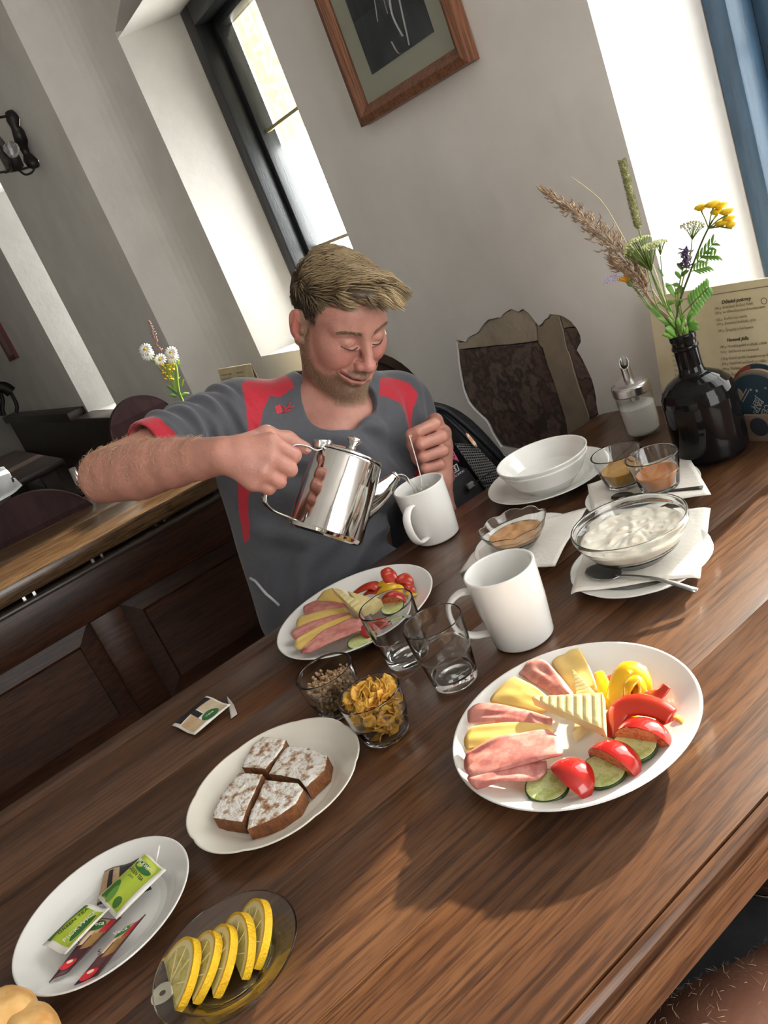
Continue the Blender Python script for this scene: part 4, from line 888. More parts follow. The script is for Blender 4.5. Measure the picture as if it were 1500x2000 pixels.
for a, b, u, lab in (((327,1878),(350,1978),(402,1902),'front lemon half slice with its whole cut face showing'),((372,1862),(384,1962),(434,1872),'second lemon half slice from the front'),((404,1846),(424,1950),(466,1860),'middle lemon half slice'),((440,1820),(480,1914),(507,1838),'fourth lemon half slice with an orange-tinged rind'),((474,1792),(503,1894),(539,1822),'rearmost lemon half slice')): lemon(a,b,u,lab)
c_ = W(318,1941,Z=ZT+.012)
tag(MB().lathe([(.003,0),(.0045,.0004),(.0095,.0004),(.0115,0)],n=36).build('lemon_seed_ring', mat('pale_pulp',(.75,.70,.55),.5), loc=c_), 'pale pulp ring stuck on the glass plate beside the lemon', 'pulp')
# bread rolls
m_bun = mat('bun_crust', (.70,.36,.11), .45, var=[(.76,.47,.18),(.60,.26,.06)], scale=16, bump=.3, bscale=60)
p = W(2,2014,Z=ZT+.0315); tag(MB().ico(p, .036, 4, (1.05,1,.85), .12, 9).build('bread_roll', m_bun, fixn=False), 'golden bread roll at the lower left corner', 'bread roll', 'bread rolls')
p = W(50,2040,Z=ZT+.0265); tag(MB().ico(p, .032, 4, (1.2,1,.8), .12, 9).build('bread_roll', m_bun, fixn=False), 'second bread roll half hidden behind the corner roll', 'bread roll', 'bread rolls')
# ---------------------------------------------------------------- tea sachets
def ps(x, y): return (80+x*.17333, 1640+y*.17333)
m_lime = mat('lime_print', (.36,.48,.035), .4, var=(.46,.56,.06), scale=18); m_white = mat('sachet_white', (.78,.75,.70), .5); m_leaf = mat('print_leaf', (.05,.17,.03), .45); m_blk = mat('print_black', (.015,.012,.014), .4)
m_dkred = mat('print_dark', (.045,.012,.02), .4, var=(.09,.03,.035), scale=25); m_tan2 = mat('print_tan', (.44,.27,.14), .5, var=(.55,.40,.24), scale=30); m_rose = mat('print_red', (.55,.02,.03), .4); m_green2 = mat('print_green', (.03,.14,.035), .4); m_cream = mat('print_cream', (.70,.52,.40), .5)
def sachet(name, pxs, z, label, m, dz=(0,0,0,0), curl=.003, grp='tea sachets'):
    c = [W(*q, Z=z+d) for q, d in zip(pxs, dz)]; t = empty(name, c[3], 0, label, 'tea sachet', grp)
    f = lambda u, v: curl*math.sin(math.pi*u)*math.sin(math.pi*v)+curl*.4*math.sin(7*u)
    sheet(c, .0012, f, 12, 12).build('paper', m, t)
    def P(u, v, d=.0009): return (c[0]*(1-u)+c[1]*u)*(1-v)+(c[3]*(1-u)+c[2]*u)*v+V((0,0,f(u,v)+d))
    def patch(u0,u1,v0,v1,mm,nm,d=.0009,n=8,shape=None):
        mb = MB()
        if shape == 'oval':
            k = 20; cu, cv = (u0+u1)/2,(v0+v1)/2; pts = [P(cu,cv,d)]+[P(cu+(u1-u0)/2*math.cos(6.2832*i/k), cv+(v1-v0)/2*math.sin(6.2832*i/k), d) for i in range(k)]
            mb.add(pts, [(0,1+i,1+(i+1)%k) for i in range(k)])
        else: mb.grid([[P(lerp(u0,u1,i/n),lerp(v0,v1,j/n),d) for j in range(n+1)] for i in range(n+1)])
        return mb.build(nm, mm, t)
    def txt(s, u, v, du, dv, size, mm, d=.0014, al='CENTER'):
        o = P(u,v,d); x = P(u+du*.1,v+dv*.1,d)-o; y = V((0,0,1)).cross(x)
        return text_mesh('lettering', s, size, mm, t, wm(t).inverted() @ frame(o, x, y), .00008, al)
    return t, P, patch, txt
zs_ = ZT+.0145
t, P, patch, txt = sachet('tea_sachet', [ps(720,360),ps(1110,215),ps(1250,560),ps(630,740)], zs_, 'dark brown sachet lying under the upper green one', m_blk)
patch(.0,.45,.05,.95,m_tan2,'tan_print'); patch(.18,.30,.1,.9,m_blk,'stripe',.0012)
def redsachet(pxs, lab, z, dz):
    t, P, patch, txt = sachet('tea_sachet', pxs, z, lab, m_dkred, dz)
    patch(.05,.95,.02,.34,m_tan2,'tan_print'); patch(.62,.98,.02,.30,m_rose,'red_print',.0012); patch(.05,.45,.26,.52,m_cream,'cream_print',.0012); patch(.5,.95,.30,.60,mat('print_gold',(.34,.20,.06),.5,var=(.24,.12,.04),scale=40),'gold_print',.0012)
    patch(.16,.62,.05,.25,m_green2,'logo_oval',.0015,shape='oval'); patch(.22,.80,.76,.93,m_rose,'red_fruit',.0013,shape='oval'); patch(.40,.62,.78,.84,m_cream,'fruit_shine',.0016,shape='oval')
    txt('Veca', .36,.16,1,-.1,.0075,m_white,.0018); txt('S', .25,.50,1,0,.009,m_blk,.0018); return t
redsachet([(190,1797),(238,1792),(144,1889),(96,1919)], 'dark red fruit tea sachet under the lower green one', zs_+.001, (.003,.004,0,.001))
redsachet([(237,1819),(285,1787),(186,1912),(131,1941)], 'dark red fruit tea sachet nearest the plate rim', zs_, (.003,.005,.001,.002))
t, P, patch, txt = sachet('tea_sachet', [ps(510,735),ps(780,780),ps(280,1300),ps(20,1190)], zs_+.006, 'lower green tea sachet turned upside down on the tea plate', m_white, (.003,.006,.002,0), .005)
patch(.10,.95,.10,.88,m_lime,'lime_print'); patch(.06,.26,.05,.92,m_leaf,'leaf_print',.0012); patch(.62,.92,.14,.82,mat('print_lime_rim',(.55,.62,.10),.4),'logo_rim',.0011,shape='oval'); patch(.66,.89,.18,.78,m_green2,'logo_oval',.0013,shape='oval')
txt('PICKWICK', .74,.48,0,-1,.0085,m_white,.0018); txt('GREEN TEA', .45,.46,0,-1,.0068,m_blk,.0015)
t, P, patch, txt = sachet('tea_sachet', [ps(1180,155),ps(1415,350),ps(855,905),ps(640,655)], zs_+.007, 'upper green tea sachet with printed leaves on the tea plate', m_white, (.004,.005,.004,.002), .005)
patch(.06,.86,.03,.94,m_lime,'lime_print'); patch(.12,.80,.05,.30,mat('print_lime_rim',(.55,.62,.10),.4),'logo_rim',.0011,shape='oval'); patch(.16,.76,.12,.30,m_green2,'logo_oval',.0014,shape='oval')
txt('PICKWICK', .46,.20,1,.0,.0062,m_white,.0018); txt('GREEN TEA', .46,.38,1,0,.0056,m_blk,.0015); txt('pure', .44,.45,1,0,.0045,m_leaf,.0015)
patch(.14,.42,.58,.92,m_leaf,'leaf_print',.0012,shape='oval'); patch(.30,.46,.66,.96,mat('print_leaf2',(.12,.28,.05),.45),'leaf_print',.0014,shape='oval'); patch(.52,.74,.74,.93,m_leaf,'leaf_print',.0012,shape='oval'); patch(.10,.22,.80,.95,m_leaf,'leaf_print',.0013,shape='oval')
tag(MB().tube(bez([W(311,1652,Z=ZT+.03),W(308,1668,Z=ZT+.028),W(304,1684,Z=ZT+.020)],6), .0011, 6).build('tea_string', m_white), 'white string tag end standing up from the tea plate', 'string')
def pw_(x, y): return (320+x*.26667, 1340+y*.26667)
t, P, patch, txt = sachet('tea_wrapper', [pw_(310,75),pw_(490,140),pw_(230,360),pw_(60,290)], ZT+.004, 'torn empty tea wrapper lying alone on the bare table', m_white, (.004,.005,0,.001), .004, None)
patch(.02,.30,.05,.92,m_blk,'dark_print'); patch(.3,.95,.04,.45,mat('print_sand',(.48,.38,.24),.5,var=(.58,.48,.33),scale=40),'sand_print'); patch(.35,.9,.62,.95,m_tan2,'tan_print'); patch(.62,.95,.20,.62,m_green2,'logo_oval',.0013,shape='oval'); patch(.3,.6,.48,.62,m_blk,'dark_stroke',.0012); txt('Veca', .79,.42,0,-1,.007,m_white,.0017)
sheet([W(*pw_(462,72),Z=ZT+.012),W(*pw_(512,135),Z=ZT+.008),W(*pw_(538,205),Z=ZT+.001),W(*pw_(492,238),Z=ZT+.002)], .0008, None, 4, 4).build('torn_flap', mat('wrapper_inside',(.45,.40,.37),.6), t)
# ------------------------------------------------------------------ steel kettle tipped over the mug
KB = W(632,1048,X=-1.17); KT = W(680,894,X=-1.17); KA = (KT-KB).normalized(); KH = (KT-KB).length
KD = W(800,940,X=-1.185)-(KB+KT)/2; KD = (KD-KA*KD.dot(KA)).normalized(); KF = Matrix((KD, KA.cross(KD), KA)).transposed().to_4x4(); KF.translation = KB
kt = empty('steel_kettle', KB, 0, 'polished steel kettle tipped by the man over the mug', 'kettle')
kr = .0625
MB().lathe([(0,0),(kr-.010,0),(kr-.003,.003),(kr,.009),(kr*.985,KH*.35),(kr*.95,KH*.7),(kr*.915,KH-.003),(kr*.90,KH),(kr*.86,KH+.001),(0,KH-.002)], n=72).xf(KF).build('body', m_chrome, kt)
lid = MB().lathe([(kr*.905,KH+.0012),(kr*.915,KH+.003),(kr*.90,KH+.0052),(kr*.6,KH+.0105),(kr*.25,KH+.0135),(0,KH+.014)], n=64).xf(KF).build('lid', m_chrome, kt)
MB().lathe([(0,.013),(.0075,.013),(.0068,.017),(.0065,.021),(.0105,.0265),(.0135,.030),(.0128,.033),(.008,.0355),(0,.036)], n=32).xf(KF @ Matrix.Translation((.002,0,KH))).build('knob', m_chrome, lid)
def kp(x, z, y=0): return KF @ V((x,y,z))
sp_ = bez([kp(kr*.80,KH*.50),kp(kr*1.18,KH*.66),kp(kr*1.50,KH*.86),kp(kr*1.66,KH*1.0)],8); n_ = len(sp_)
MB().tube(sp_, [lerp(.034,.0095,(i/(n_-1))**.75) for i in range(n_)], 20, flat=(.62,1)).build('spout', m_chrome, kt)
MB().tube([kp(kr*1.655,KH*.995),kp(kr*1.69,KH*1.022),kp(kr*1.70,KH*1.03)], [.0096,.0105,.0100], 20, flat=(.7,1)).build('spout_lip', m_chrome, kt)
hp = [kp(-kr*.88,KH*.985),kp(-kr*1.06,KH*.93),kp(-kr*1.40,KH*.93),kp(-kr*1.76,KH*.86),kp(-kr*1.98,KH*.62),kp(-kr*2.04,KH*.32),kp(-kr*1.98,KH*.17),kp(-kr*1.7,KH*.10),kp(-kr*1.25,KH*.085),kp(-kr*.97,KH*.08)]
mb = MB(); pts = bez(hp,7); hw_ = (KF.to_3x3() @ V((0,1,0)))
rows = []
for i, p in enumerate(pts):
    t_ = (pts[min(i+1,len(pts)-1)]-pts[max(i-1,0)]).normalized(); nn = t_.cross(hw_).normalized()
    rows.append([p+hw_*a*.0065+nn*b*.0016 for a, b in ((-1,-.3),(-.8,-1),(.8,-1),(1,-.3),(1,.3),(.8,1),(-.8,1),(-1,.3))])
mb.grid(rows, wrap_v=True).build('handle', m_chrome, kt)
MB().tube([kp(-kr*.80,KH+.008,-.012),kp(-kr*.80,KH+.008,.012)], .0055, 12).build('hinge', m_steel, kt)
MB().box((-.010,-.010,0),(.006,.010,.013)).xf(KF @ Matrix.Translation((-kr*.90,0,KH-.002)) @ Matrix.Rotation(-.3,4,'Y')).build('thumb_rest', m_steel, kt, bevel=.002)
st0 = kp(kr*1.68,KH*1.0)
tag(MB().tube(bez([st0, st0+V((.002,.012,-.003)), st0+V((.003,.022,-.022)), V((-1.188,.690,.795))],6), [.0035]*10+[.003]*9, 10).build('water_stream', mat('water',(.95,.97,.97),.0,trans=1,ior=1.33)), 'thin stream of water pouring from the kettle spout into the mug', 'water')
tea = empty('tea_bag', (-1.185,.69,.80), 0, 'pale tea bag on a white string hanging in the mug', 'tea bag')
tb0 = W(822,958,X=-1.193)
MB().tube(bez([W(799,850,X=-1.262),W(812,895,X=-1.235),W(823,938,X=-1.205),tb0],5), .0009, 6).build('string', m_white, tea)
sheet([tb0+V((-.014,-.006,.004)),tb0+V((.006,.016,.006)),tb0+V((.010,.012,-.034)),tb0+V((-.010,-.010,-.036))], .004, None, 6, 6, up=(.8,-.5,.2)).build('bag', mat('tea_paper',(.62,.60,.55),.8,var=(.45,.42,.36),scale=60), tea)
# ------------------------------------------------------------------ bouquet in the bottle
m_stem = mat('stem_green', (.12,.20,.035), .55, var=(.22,.30,.07), scale=30); m_leafg = mat('leaf_green', (.09,.24,.035), .5, var=(.18,.36,.07), scale=30, sss=.0)
m_dry = mat('dry_grass', (.48,.34,.22), .8, var=(.28,.19,.13), scale=60); m_tim = mat('timothy_green', (.20,.21,.07), .8, var=(.36,.36,.18), scale=120, bump=.8, bscale=300)
m_umb = mat('yarrow_pale', (.52,.58,.24), .7, var=(.72,.74,.42), scale=120); m_tan = mat('tansy_yellow', (.80,.55,.012), .6, var=(.62,.38,.01), scale=200); m_purple = mat('dark_purple', (.05,.03,.09), .6, var=(.12,.08,.18), scale=90); m_lav = mat('lavender', (.55,.47,.66), .6)
NECK = BP+V((0,0,.200))
def bp_(x, y, d=0.0): return W(x, y, Y=1.03+d)
rb_ = random.Random(11)
def stalk(name, label, pts, r=.0011, m=m_stem, grp='wild flowers in the dark bottle'):
    p0 = NECK+V((rb_.uniform(-.009,.009),rb_.uniform(-.009,.009),-.05)); p1 = V((p0.x,p0.y,NECK.z+.004))
    t = empty(name, p1, 0, label, 'flower', grp); cv = bez([p0,p1]+pts,6); MB().tube(cv, [lerp(r*1.3,r*.7,i/(len(cv)-1)) for i in range(len(cv))], 6).build('stem', m, t); return t
def leaf(t, a, b, w, m=m_leafg, name='leaf'):
    a, b = V(a), V(b); d = b-a; s = d.cross(V((.8,-.5,.2))).normalized(); P = []
    for i in range(9):
        u = i/8; hw = w*math.sin(math.pi*min(1,.06+.94*u))**.8+1e-4; c = a+d*u+V((0,0,.12*d.length*math.sin(math.pi*u)))
        P.append([c-s*hw, c-V((.0,.0,hw*.25)), c+s*hw])
    return MB().grid(P).build(name, m, t, solid=.0004)
def umbel(t, foot, c, R, n, m, flat=.35, rr=.003, stem=True, name='flower_head'):
    foot, c = V(foot), V(c); mb = MB(); st = MB(); ax = (c-foot).normalized(); a1 = ax.orthogonal().normalized(); a2 = ax.cross(a1)
    for k in range(n):
        q = R*math.sqrt((k+.5)/n); th = k*2.4; p = c+(a1*math.cos(th)+a2*math.sin(th))*q-ax*(q*q/R*flat)
        mb.ico(p, rr*rb_.uniform(.8,1.2), 1, (1,1,.8), .3, 300)
        if stem and k % 3 == 0: st.tube([foot, foot.lerp(p,.5)+ax*.002, p], .0006, 4)
    if stem: st.build('flower_stalks', m_stem, t)
    return mb.build(name, m, t)
# plume grass
t = stalk('plume_grass', 'feathery dry plume grass leaning far left out of the bottle', [bp_(1275,590),bp_(1235,530),bp_(1180,470),bp_(1120,415),bp_(1065,373)], .0014, m_dry)
sp = bez([bp_(1258,560),bp_(1230,515),bp_(1180,462),bp_(1120,412),bp_(1065,373)],16); mb = MB()
for i, p in enumerate(sp):
    u = i/len(sp); wd = .020*math.sin(math.pi*min(1,.18+.8*u))**1.2+.003; d = (sp[min(i+1,len(sp)-1)]-sp[max(i-1,0)]).normalized()
    for k in range(7):
        o = V((rb_.uniform(-1,1),rb_.uniform(-1,1),rb_.uniform(-1,1))); o = (o-d*o.dot(d)).normalized()*wd*rb_.uniform(.2,1); q = p+o+d*rb_.uniform(-.004,.01)
        mb.tube([p+o*.3, q, q+d*.008+o*.15], [.0005,.0013,.0003], 4)
mb.build('plume', m_dry, t)
mb = MB(); sp = bez([bp_(1300,640),bp_(1268,585),bp_(1240,540),bp_(1205,525),bp_(1195,508)],10)
for i, p in enumerate(sp[12:]):
    for k in range(4):
        o = V((rb_.uniform(-1,1),rb_.uniform(-1,1),rb_.uniform(-.4,1)))*.007; mb.tube([p,p+o,p+o*1.5+V((-.004,0,.004))],[.0005,.0011,.0003],4)
t = stalk('plume_grass', 'short drooping dry grass tuft low on the left of the bouquet', [bp_(1268,585),bp_(1240,540),bp_(1205,525),bp_(1195,508)], .001, m_dry); mb.build('plume', m_dry, t)
stalk('grass_blade', 'thin bare dry stalk rising above the plume grass', [bp_(1270,560),bp_(1210,450),bp_(1172,390),bp_(1115,345)], .0009, mat('straw',(.55,.47,.30),.7))
# timothy spike
t = stalk('timothy_grass', 'tall green cylindrical timothy spike pointing straight up', [bp_(1290,580),bp_(1262,500),bp_(1246,440),bp_(1226,360)], .0012)
cv = bez([bp_(1248,446),bp_(1236,400),bp_(1224,350),bp_(1215,312)],9); mb = MB().tube(cv, [.003]+[.0048]*(len(cv)-4)+[.0044,.0034,.002], 12)
for i in range(1,len(cv)-1):
    for k in range(26):
        a = k*2.4+i; d = (cv[i+1]-cv[i]).normalized(); a1 = d.orthogonal().normalized(); a2 = d.cross(a1); o = a1*math.cos(a)+a2*math.sin(a); p = cv[i]+(cv[i+1]-cv[i])*rb_.random(); mb.tube([p+o*.0042, p+o*.0068+d*.0018],[.0008,.0002],3,cap=False)
mb.build('spike', m_tim, t)
# yarrow
t = stalk('yarrow', 'pale green-white yarrow umbel in the middle of the bouquet', [bp_(1298,590),bp_(1272,530)], .0013)
f = bp_(1272,530)
for x, y, R in ((1232,470,.014),(1255,462,.013),(1270,478,.012),(1240,490,.011),(1225,490,.010)): umbel(t, f, bp_(x,y,rb_.uniform(-.01,.01)), R, 34, m_umb, .3, .0019)
t = stalk('yarrow', 'small pale yarrow head right of the middle of the bouquet', [bp_(1300,580),bp_(1290,500)], .0009); umbel(t, bp_(1290,498), bp_(1287,470), .012, 30, m_umb, .2, .0018); leaf(t, bp_(1296,540), bp_(1284,522), .0015)
t = stalk('yarrow', 'grey-green yarrow head beside the yellow tansy', [bp_(1330,570),bp_(1348,500),bp_(1352,465)], .0010); umbel(t, bp_(1352,468), bp_(1353,434), .017, 46, mat('yarrow_grey',(.30,.32,.20),.7,var=(.48,.48,.34),scale=150), .35, .0019)
# tansy
t = stalk('tansy', 'tall tansy with button-yellow flower heads at the right', [bp_(1325,600),bp_(1345,540),bp_(1372,470),bp_(1392,430)], .0016, mat('tansy_stem',(.06,.09,.03),.6))
for x, y, R in ((1369,406,.009),(1392,400,.011),(1408,402,.010),(1420,414,.010),(1424,428,.009),(1412,436,.011),(1400,414,.009),(1428,440,.007)):
    h_ = bp_(x,y,rb_.uniform(-.012,.012)); f = bp_(1384,446); MB().tube([f, f.lerp(h_,.5), h_-V((0,0,.004))], [.0009,.0009,.0016], 5).build('flower_stalk', m_stem, t)
    MB().lathe([(0,-.004),(R*.5,-.003),(R*.95,.0005),(R,.002),(R*.8,.004),(R*.4,.0052),(0,.0048)], h_, 18).build('flower_head', m_tan, t)
for a, b in (((1355,520),(1398,470)),((1362,500),(1402,500)),((1350,530),(1385,520))):
    A_, B_ = bp_(*a), bp_(*b)
    for k in range(1,6):
        c = A_.lerp(B_,k/6); leaf(t, c, c+(B_-A_)*.16+V((0,0,.010)), .0018); leaf(t, c, c+(B_-A_)*.16+V((.006,0,-.008)), .0018)
    MB().tube([A_,B_], .0006, 4).build('leaf_rib', m_stem, t)
# purple, lavender and orange flowers
t = stalk('purple_flower', 'dark purple shaggy flower on a leafy stem', [bp_(1325,590),bp_(1330,540),bp_(1338,515)], .0011); mb = MB()
for k in range(90):
    c = bp_(1340+rb_.uniform(-5,6),500+rb_.uniform(-14,20),rb_.uniform(-.008,.008)); o = V((rb_.uniform(-1,1),rb_.uniform(-1,1),rb_.uniform(-1,1))).normalized()*.009; mb.tube([c,c+o*.6,c+o],[.0009,.0012,.0003],4)
mb.build('flower_head', m_purple, t)
for a, b in (((1330,545),(1318,530)),((1332,540),(1346,528)),((1330,560),(1312,556)),((1334,528),(1322,514))): leaf(t, bp_(*a), bp_(*b), .003)
t = stalk('lavender_flower', 'pale lilac flower drooping on the left of the bouquet', [bp_(1275,610),bp_(1240,565),bp_(1212,545)], .0009); mb = MB()
for k in range(60):
    u = rb_.random(); c = bp_(lerp(1178,1212,u),lerp(548,540,u)+rb_.uniform(-7,8),rb_.uniform(-.006,.006)); mb.ico(c, rb_.uniform(.0012,.0024), 1, (1,.7,.6), .4, 300)
mb.build('flower_head', m_lav, t)
t = stalk('marigold', 'orange-yellow flower bud at the left of the bouquet', [bp_(1290,625),bp_(1255,580),bp_(1235,556)], .0013); c = bp_(1226,546); ax = (bp_(1222,540)-bp_(1236,558)).normalized()
mb = MB(); a1 = ax.orthogonal().normalized(); a2 = ax.cross(a1)
for k in range(26):
    th = k*2.4; o = (a1*math.cos(th)+a2*math.sin(th)); mb.tube([c-ax*.004, c+o*.006+ax*.002, c+o*(.007+.003*(k%3))+ax*.009],[.0012,.0020,.0005],5)
mb.build('petals', mat('marigold',(.85,.42,.01),.5), t); MB().ico(c-ax*.007,.006,2,(1,1,1)).build('calyx', m_leafg, t)
# leaves round the neck
t = stalk('leaf_sprig', 'fresh green leaf sprig with feathered leaflets at the right of the neck', [bp_(1330,620),bp_(1355,590),bp_(1385,560)], .0011)
for k in range(1,9):
    c = bp_(lerp(1345,1388,k/9), lerp(604,556,k/9)); L_ = .020*(1-.4*k/9); leaf(t, c, c+V((L_*.55,-.004,-L_*.75)), .0030); leaf(t, c, c+V((-.002,.004,L_)), .0026)
t = stalk('leaf_sprig', 'dark green low leaves bunched at the mouth of the bottle', [bp_(1316,640),bp_(1312,618)], .0011)
for k in range(34):
    a = rb_.uniform(0,6.28); c = NECK+V((.012*math.cos(a),.012*math.sin(a),rb_.uniform(-.002,.022))); leaf(t, c, c+V((math.cos(a)*rb_.uniform(.006,.022),math.sin(a)*rb_.uniform(.006,.022),rb_.uniform(.0,.030))), rb_.uniform(.002,.0042))
t = stalk('leaf_sprig', 'tall thin green leafy stem in the middle of the bouquet', [bp_(1322,610),bp_(1318,560),bp_(1300,560)], .001)
for a, b in (((1318,575),(1338,562)),((1318,580),(1300,552)),((1320,600),(1335,585)),((1318,590),(1296,600)),((1316,610),(1286,590)),((1300,620),(1270,590)),((1296,630),(1264,596))): leaf(t, bp_(*a), bp_(*b), .0042)
t = stalk('grass_blade', 'slender green grass stems between yarrow and plume', [bp_(1285,600),bp_(1262,520),bp_(1248,480)], .001)
stalk('grass_blade', 'slender pale stem just right of the yarrow umbel', [bp_(1300,590),bp_(1280,530),bp_(1262,490)], .001, m_umb)
# ---------------------------------------------------------------- far bouquet on the next table
FB = V((-2.985,.924,zt+.001)); bottle(FB, .92, 'small dark bottle holding daisies on the next table')
def fp(x, y, d=0): return W(x, y, X=-2.985+d)
FN = FB+V((0,0,.19))
def fstalk(name, label, pts, r=.0018, m=m_stem):
    t = empty(name, FN, 0, label, 'flower', 'flowers in the far bottle'); cv = bez([FN-V((0,0,.04))]+pts,5); MB().tube(cv, r, 5).build('stem', m, t); return t
for (x, y), lab in (((288,692),'white daisy at the far left of the far bouquet'),((283,682),'white daisy above the leftmost one in the far bouquet'),((312,702),'white daisy in the middle of the far bouquet'),((333,688),'white daisy at the right of the far bouquet'),((336,698),'lowest right white daisy of the far bouquet')):
    t = fstalk('daisy', lab, [fp(345,760),fp((x+345)/2,(y+762)/2),fp(x,y)]); c = fp(x,y,.01); mb = MB(); nrm = V((.75,-.35,.45)).normalized(); a1 = nrm.orthogonal().normalized(); a2 = nrm.cross(a1)
    for k in range(14):
        th = k*.449; o = a1*math.cos(th)+a2*math.sin(th); s_ = nrm.cross(o); mb.grid([[c+o*.006-s_*.002,c+o*.006+s_*.002],[c+o*.016-s_*.0042-nrm*.001,c+o*.016+s_*.0042-nrm*.001],[c+o*.024-s_*.0022-nrm*.004,c+o*.024+s_*.0022-nrm*.004]])
    mb.build('petals', mat('daisy_white',(.85,.85,.82),.6), t, solid=.0006); MB().ico(c,.0068,2,(1,1,.7)).build('disc', mat('daisy_yellow',(.62,.42,.02),.6), t)
t = fstalk('tansy', 'yellow button flowers in the far bouquet', [fp(340,755),fp(328,728)])
for k in range(34): MB().ico(fp(326+rb_.uniform(-14,14),724+rb_.uniform(-14,18),rb_.uniform(-.02,.02)), .0055, 1, (1,1,.7)).build('flower_head', m_tan, t, fixn=False)
t = fstalk('heather_spike', 'thin reddish-brown grass spike above the far daisies', [fp(330,730),fp(312,690),fp(300,655),fp(291,625)], .0012, mat('reddish',(.28,.15,.12),.7)); mb = MB()
for k in range(60):
    u = rb_.random(); p = fp(lerp(314,291,u),lerp(690,626,u)); o = V((0,rb_.uniform(-1,1),rb_.uniform(-.2,1)))*.016*(1-.6*u); mb.tube([p,p+o],[.0012,.0016],4)
mb.build('spikelets', mat('reddish',(.28,.15,.12),.7), t)
t = fstalk('leaf_sprig', 'bright green stems and leaves of the far bouquet', [fp(350,765),fp(345,720),fp(338,700)], .004, mat('bright_green',(.30,.48,.06),.5))
for k in range(26):
    x, y = rb_.uniform(330,356), rb_.uniform(705,775); leaf(t, fp(x,y), fp(x+rb_.uniform(-12,10),y-rb_.uniform(8,30)), .0035, mat('bright_green',(.30,.48,.06),.5))
for a, b in (((345,775),(330,772)),((352,775),(370,768)),((348,770),(334,760)),((340,765),(325,752))): leaf(t, fp(*a), fp(*b), .006)
# ------------------------------------------------------------------ backpack on the chair
m_nyl = mat('black_nylon', (.010,.010,.013), .62, var=(.020,.020,.025), scale=60, bump=.35, bscale=260); m_nyl2 = mat('dark_nylon', (.020,.022,.028), .6, bump=.35, bscale=260)
bk = empty('backpack', (-1.5,1.0,.47), 0, 'black hiking backpack leaning on the chair beside the wall', 'backpack')
def kq(x, y, X=-1.45): return W(x, y, X=X)
def hull(rows_f, rows_b, nm, m, par=bk):
    return MB().grid([f+b[::-1] for f, b in zip(rows_f,rows_b)], wrap_v=True).build(nm, m, par, sub=1)
c = [(-1.44,.80,.47),(-1.44,1.17,.47),(-1.49,1.15,.75),(-1.55,1.02,.92),(-1.55,.86,.94),(-1.47,.79,.75)]
front = [kq(800,1060,-1.40),kq(985,960,-1.40),kq(1000,905,-1.44),kq(955,845,-1.47),kq(905,800,-1.49),kq(855,782,-1.50),kq(812,800,-1.49),kq(790,900,-1.44)]
front = [front[0]+V((0,0,-.16)),front[1]+V((0,.02,-.16))]+front[1:]
cen = sum(front,V())/len(front); mb = MB(); rows = []
for off, sc_ in ((.0,.25),(.012,.62),(.010,.86),(-.005,.97),(-.03,1.0),(-.08,1.0),(-.13,.98),(-.16,.9),(-.17,.6),(-.17,.2)):
    ring = bez(front+[front[0]],3)[:-1]; rows.append([cen+(p-cen)*sc_+V((off,0,0)) for p in ring])
mb.grid(rows, wrap_v=True); n_ = len(rows[0]); mb.add(rows[0],[tuple(range(n_))]); mb.add(rows[-1],[tuple(range(n_))]); mb.build('main_body', m_nyl, bk, sub=1)
def band(pts, r, m, nm, flat=(1,.4), n=6):
    q = bez(pts,6); return MB().tube(q, r, 10, flat=flat).build(nm, m, bk)
band([kq(855,800,-1.455),kq(900,842,-1.43),kq(940,890,-1.41),kq(972,930,-1.39)], .0045, m_nyl2, 'piping', (1,1))
band([kq(838,792,-1.44),kq(870,800,-1.43),kq(930,850,-1.42),kq(985,905,-1.41),kq(1004,925,-1.40)], .014, m_nyl2, 'side_strap')
band([kq(797,795,-1.50),kq(803,764,-1.50),kq(820,755,-1.50),kq(836,768,-1.50),kq(843,792,-1.50)], .004, m_nyl, 'carry_loop', (1,1))
# pocket with a net of dark holes
net = [kq(888,866,-1.418),kq(928,868,-1.412),kq(1003,950,-1.375),kq(955,965,-1.375)]
m_net = mat('grey_net', (.19,.19,.185), .7)
sheet(net, .003, lambda u, v: .006*math.sin(math.pi*u)*math.sin(math.pi*v), 10, 10, up=(.85,-.45,.2)).build('net_pocket', m_net, bk); mb = MB()
for j in range(19):
    for i in range(11):
        u, v = (i+.5+(.5 if j%2 else 0))/11.5, (j+.5)/19; p = (net[0]*(1-u)+net[1]*u)*(1-v)+(net[3]*(1-u)+net[2]*u)*v+V((.85,-.45,.2)).normalized()*(.0021+.006*math.sin(math.pi*u)*math.sin(math.pi*v))
        mb.ico(p, .0026, 1, (.35,1,1))
mb.build('net_holes', m_nyl, bk, fixn=False)
sheet([kq(872,905,-1.405),kq(912,915,-1.398),kq(965,985,-1.37),kq(878,1012,-1.37)], .006, lambda u, v: .004*math.sin(math.pi*u), 8, 8, up=(.85,-.45,.2)).build('front_pocket', m_nyl, bk)
sheet([kq(872,862,-1.405),kq(879,868,-1.405),kq(897,902,-1.396),kq(872,892,-1.396)], .004, None, 6, 6, up=(.85,-.45,.2)).build('pink_label', mat('pink',(.72,.10,.30),.5), bk)
xd, yd = (kq(921,917,-1.39)-kq(903,930,-1.39)), (kq(894,912,-1.39)-kq(905,930,-1.39))
m_lw = mat('logo_white',(.75,.75,.75),.5)
o = kq(884,922,-1.386); F_ = frame(o, kq(898,913,-1.386)-o, kq(880,914,-1.386)-o); inv = wm(bk).inverted()
fr_ = MB()
for a, b in (((0,0),(.016,.0016)),((0,.0144),(.016,.016)),((0,.0016),(.0016,.0144)),((.0144,.0016),(.016,.0144))): fr_.box((a[0],a[1],0),(b[0],b[1],.0004))
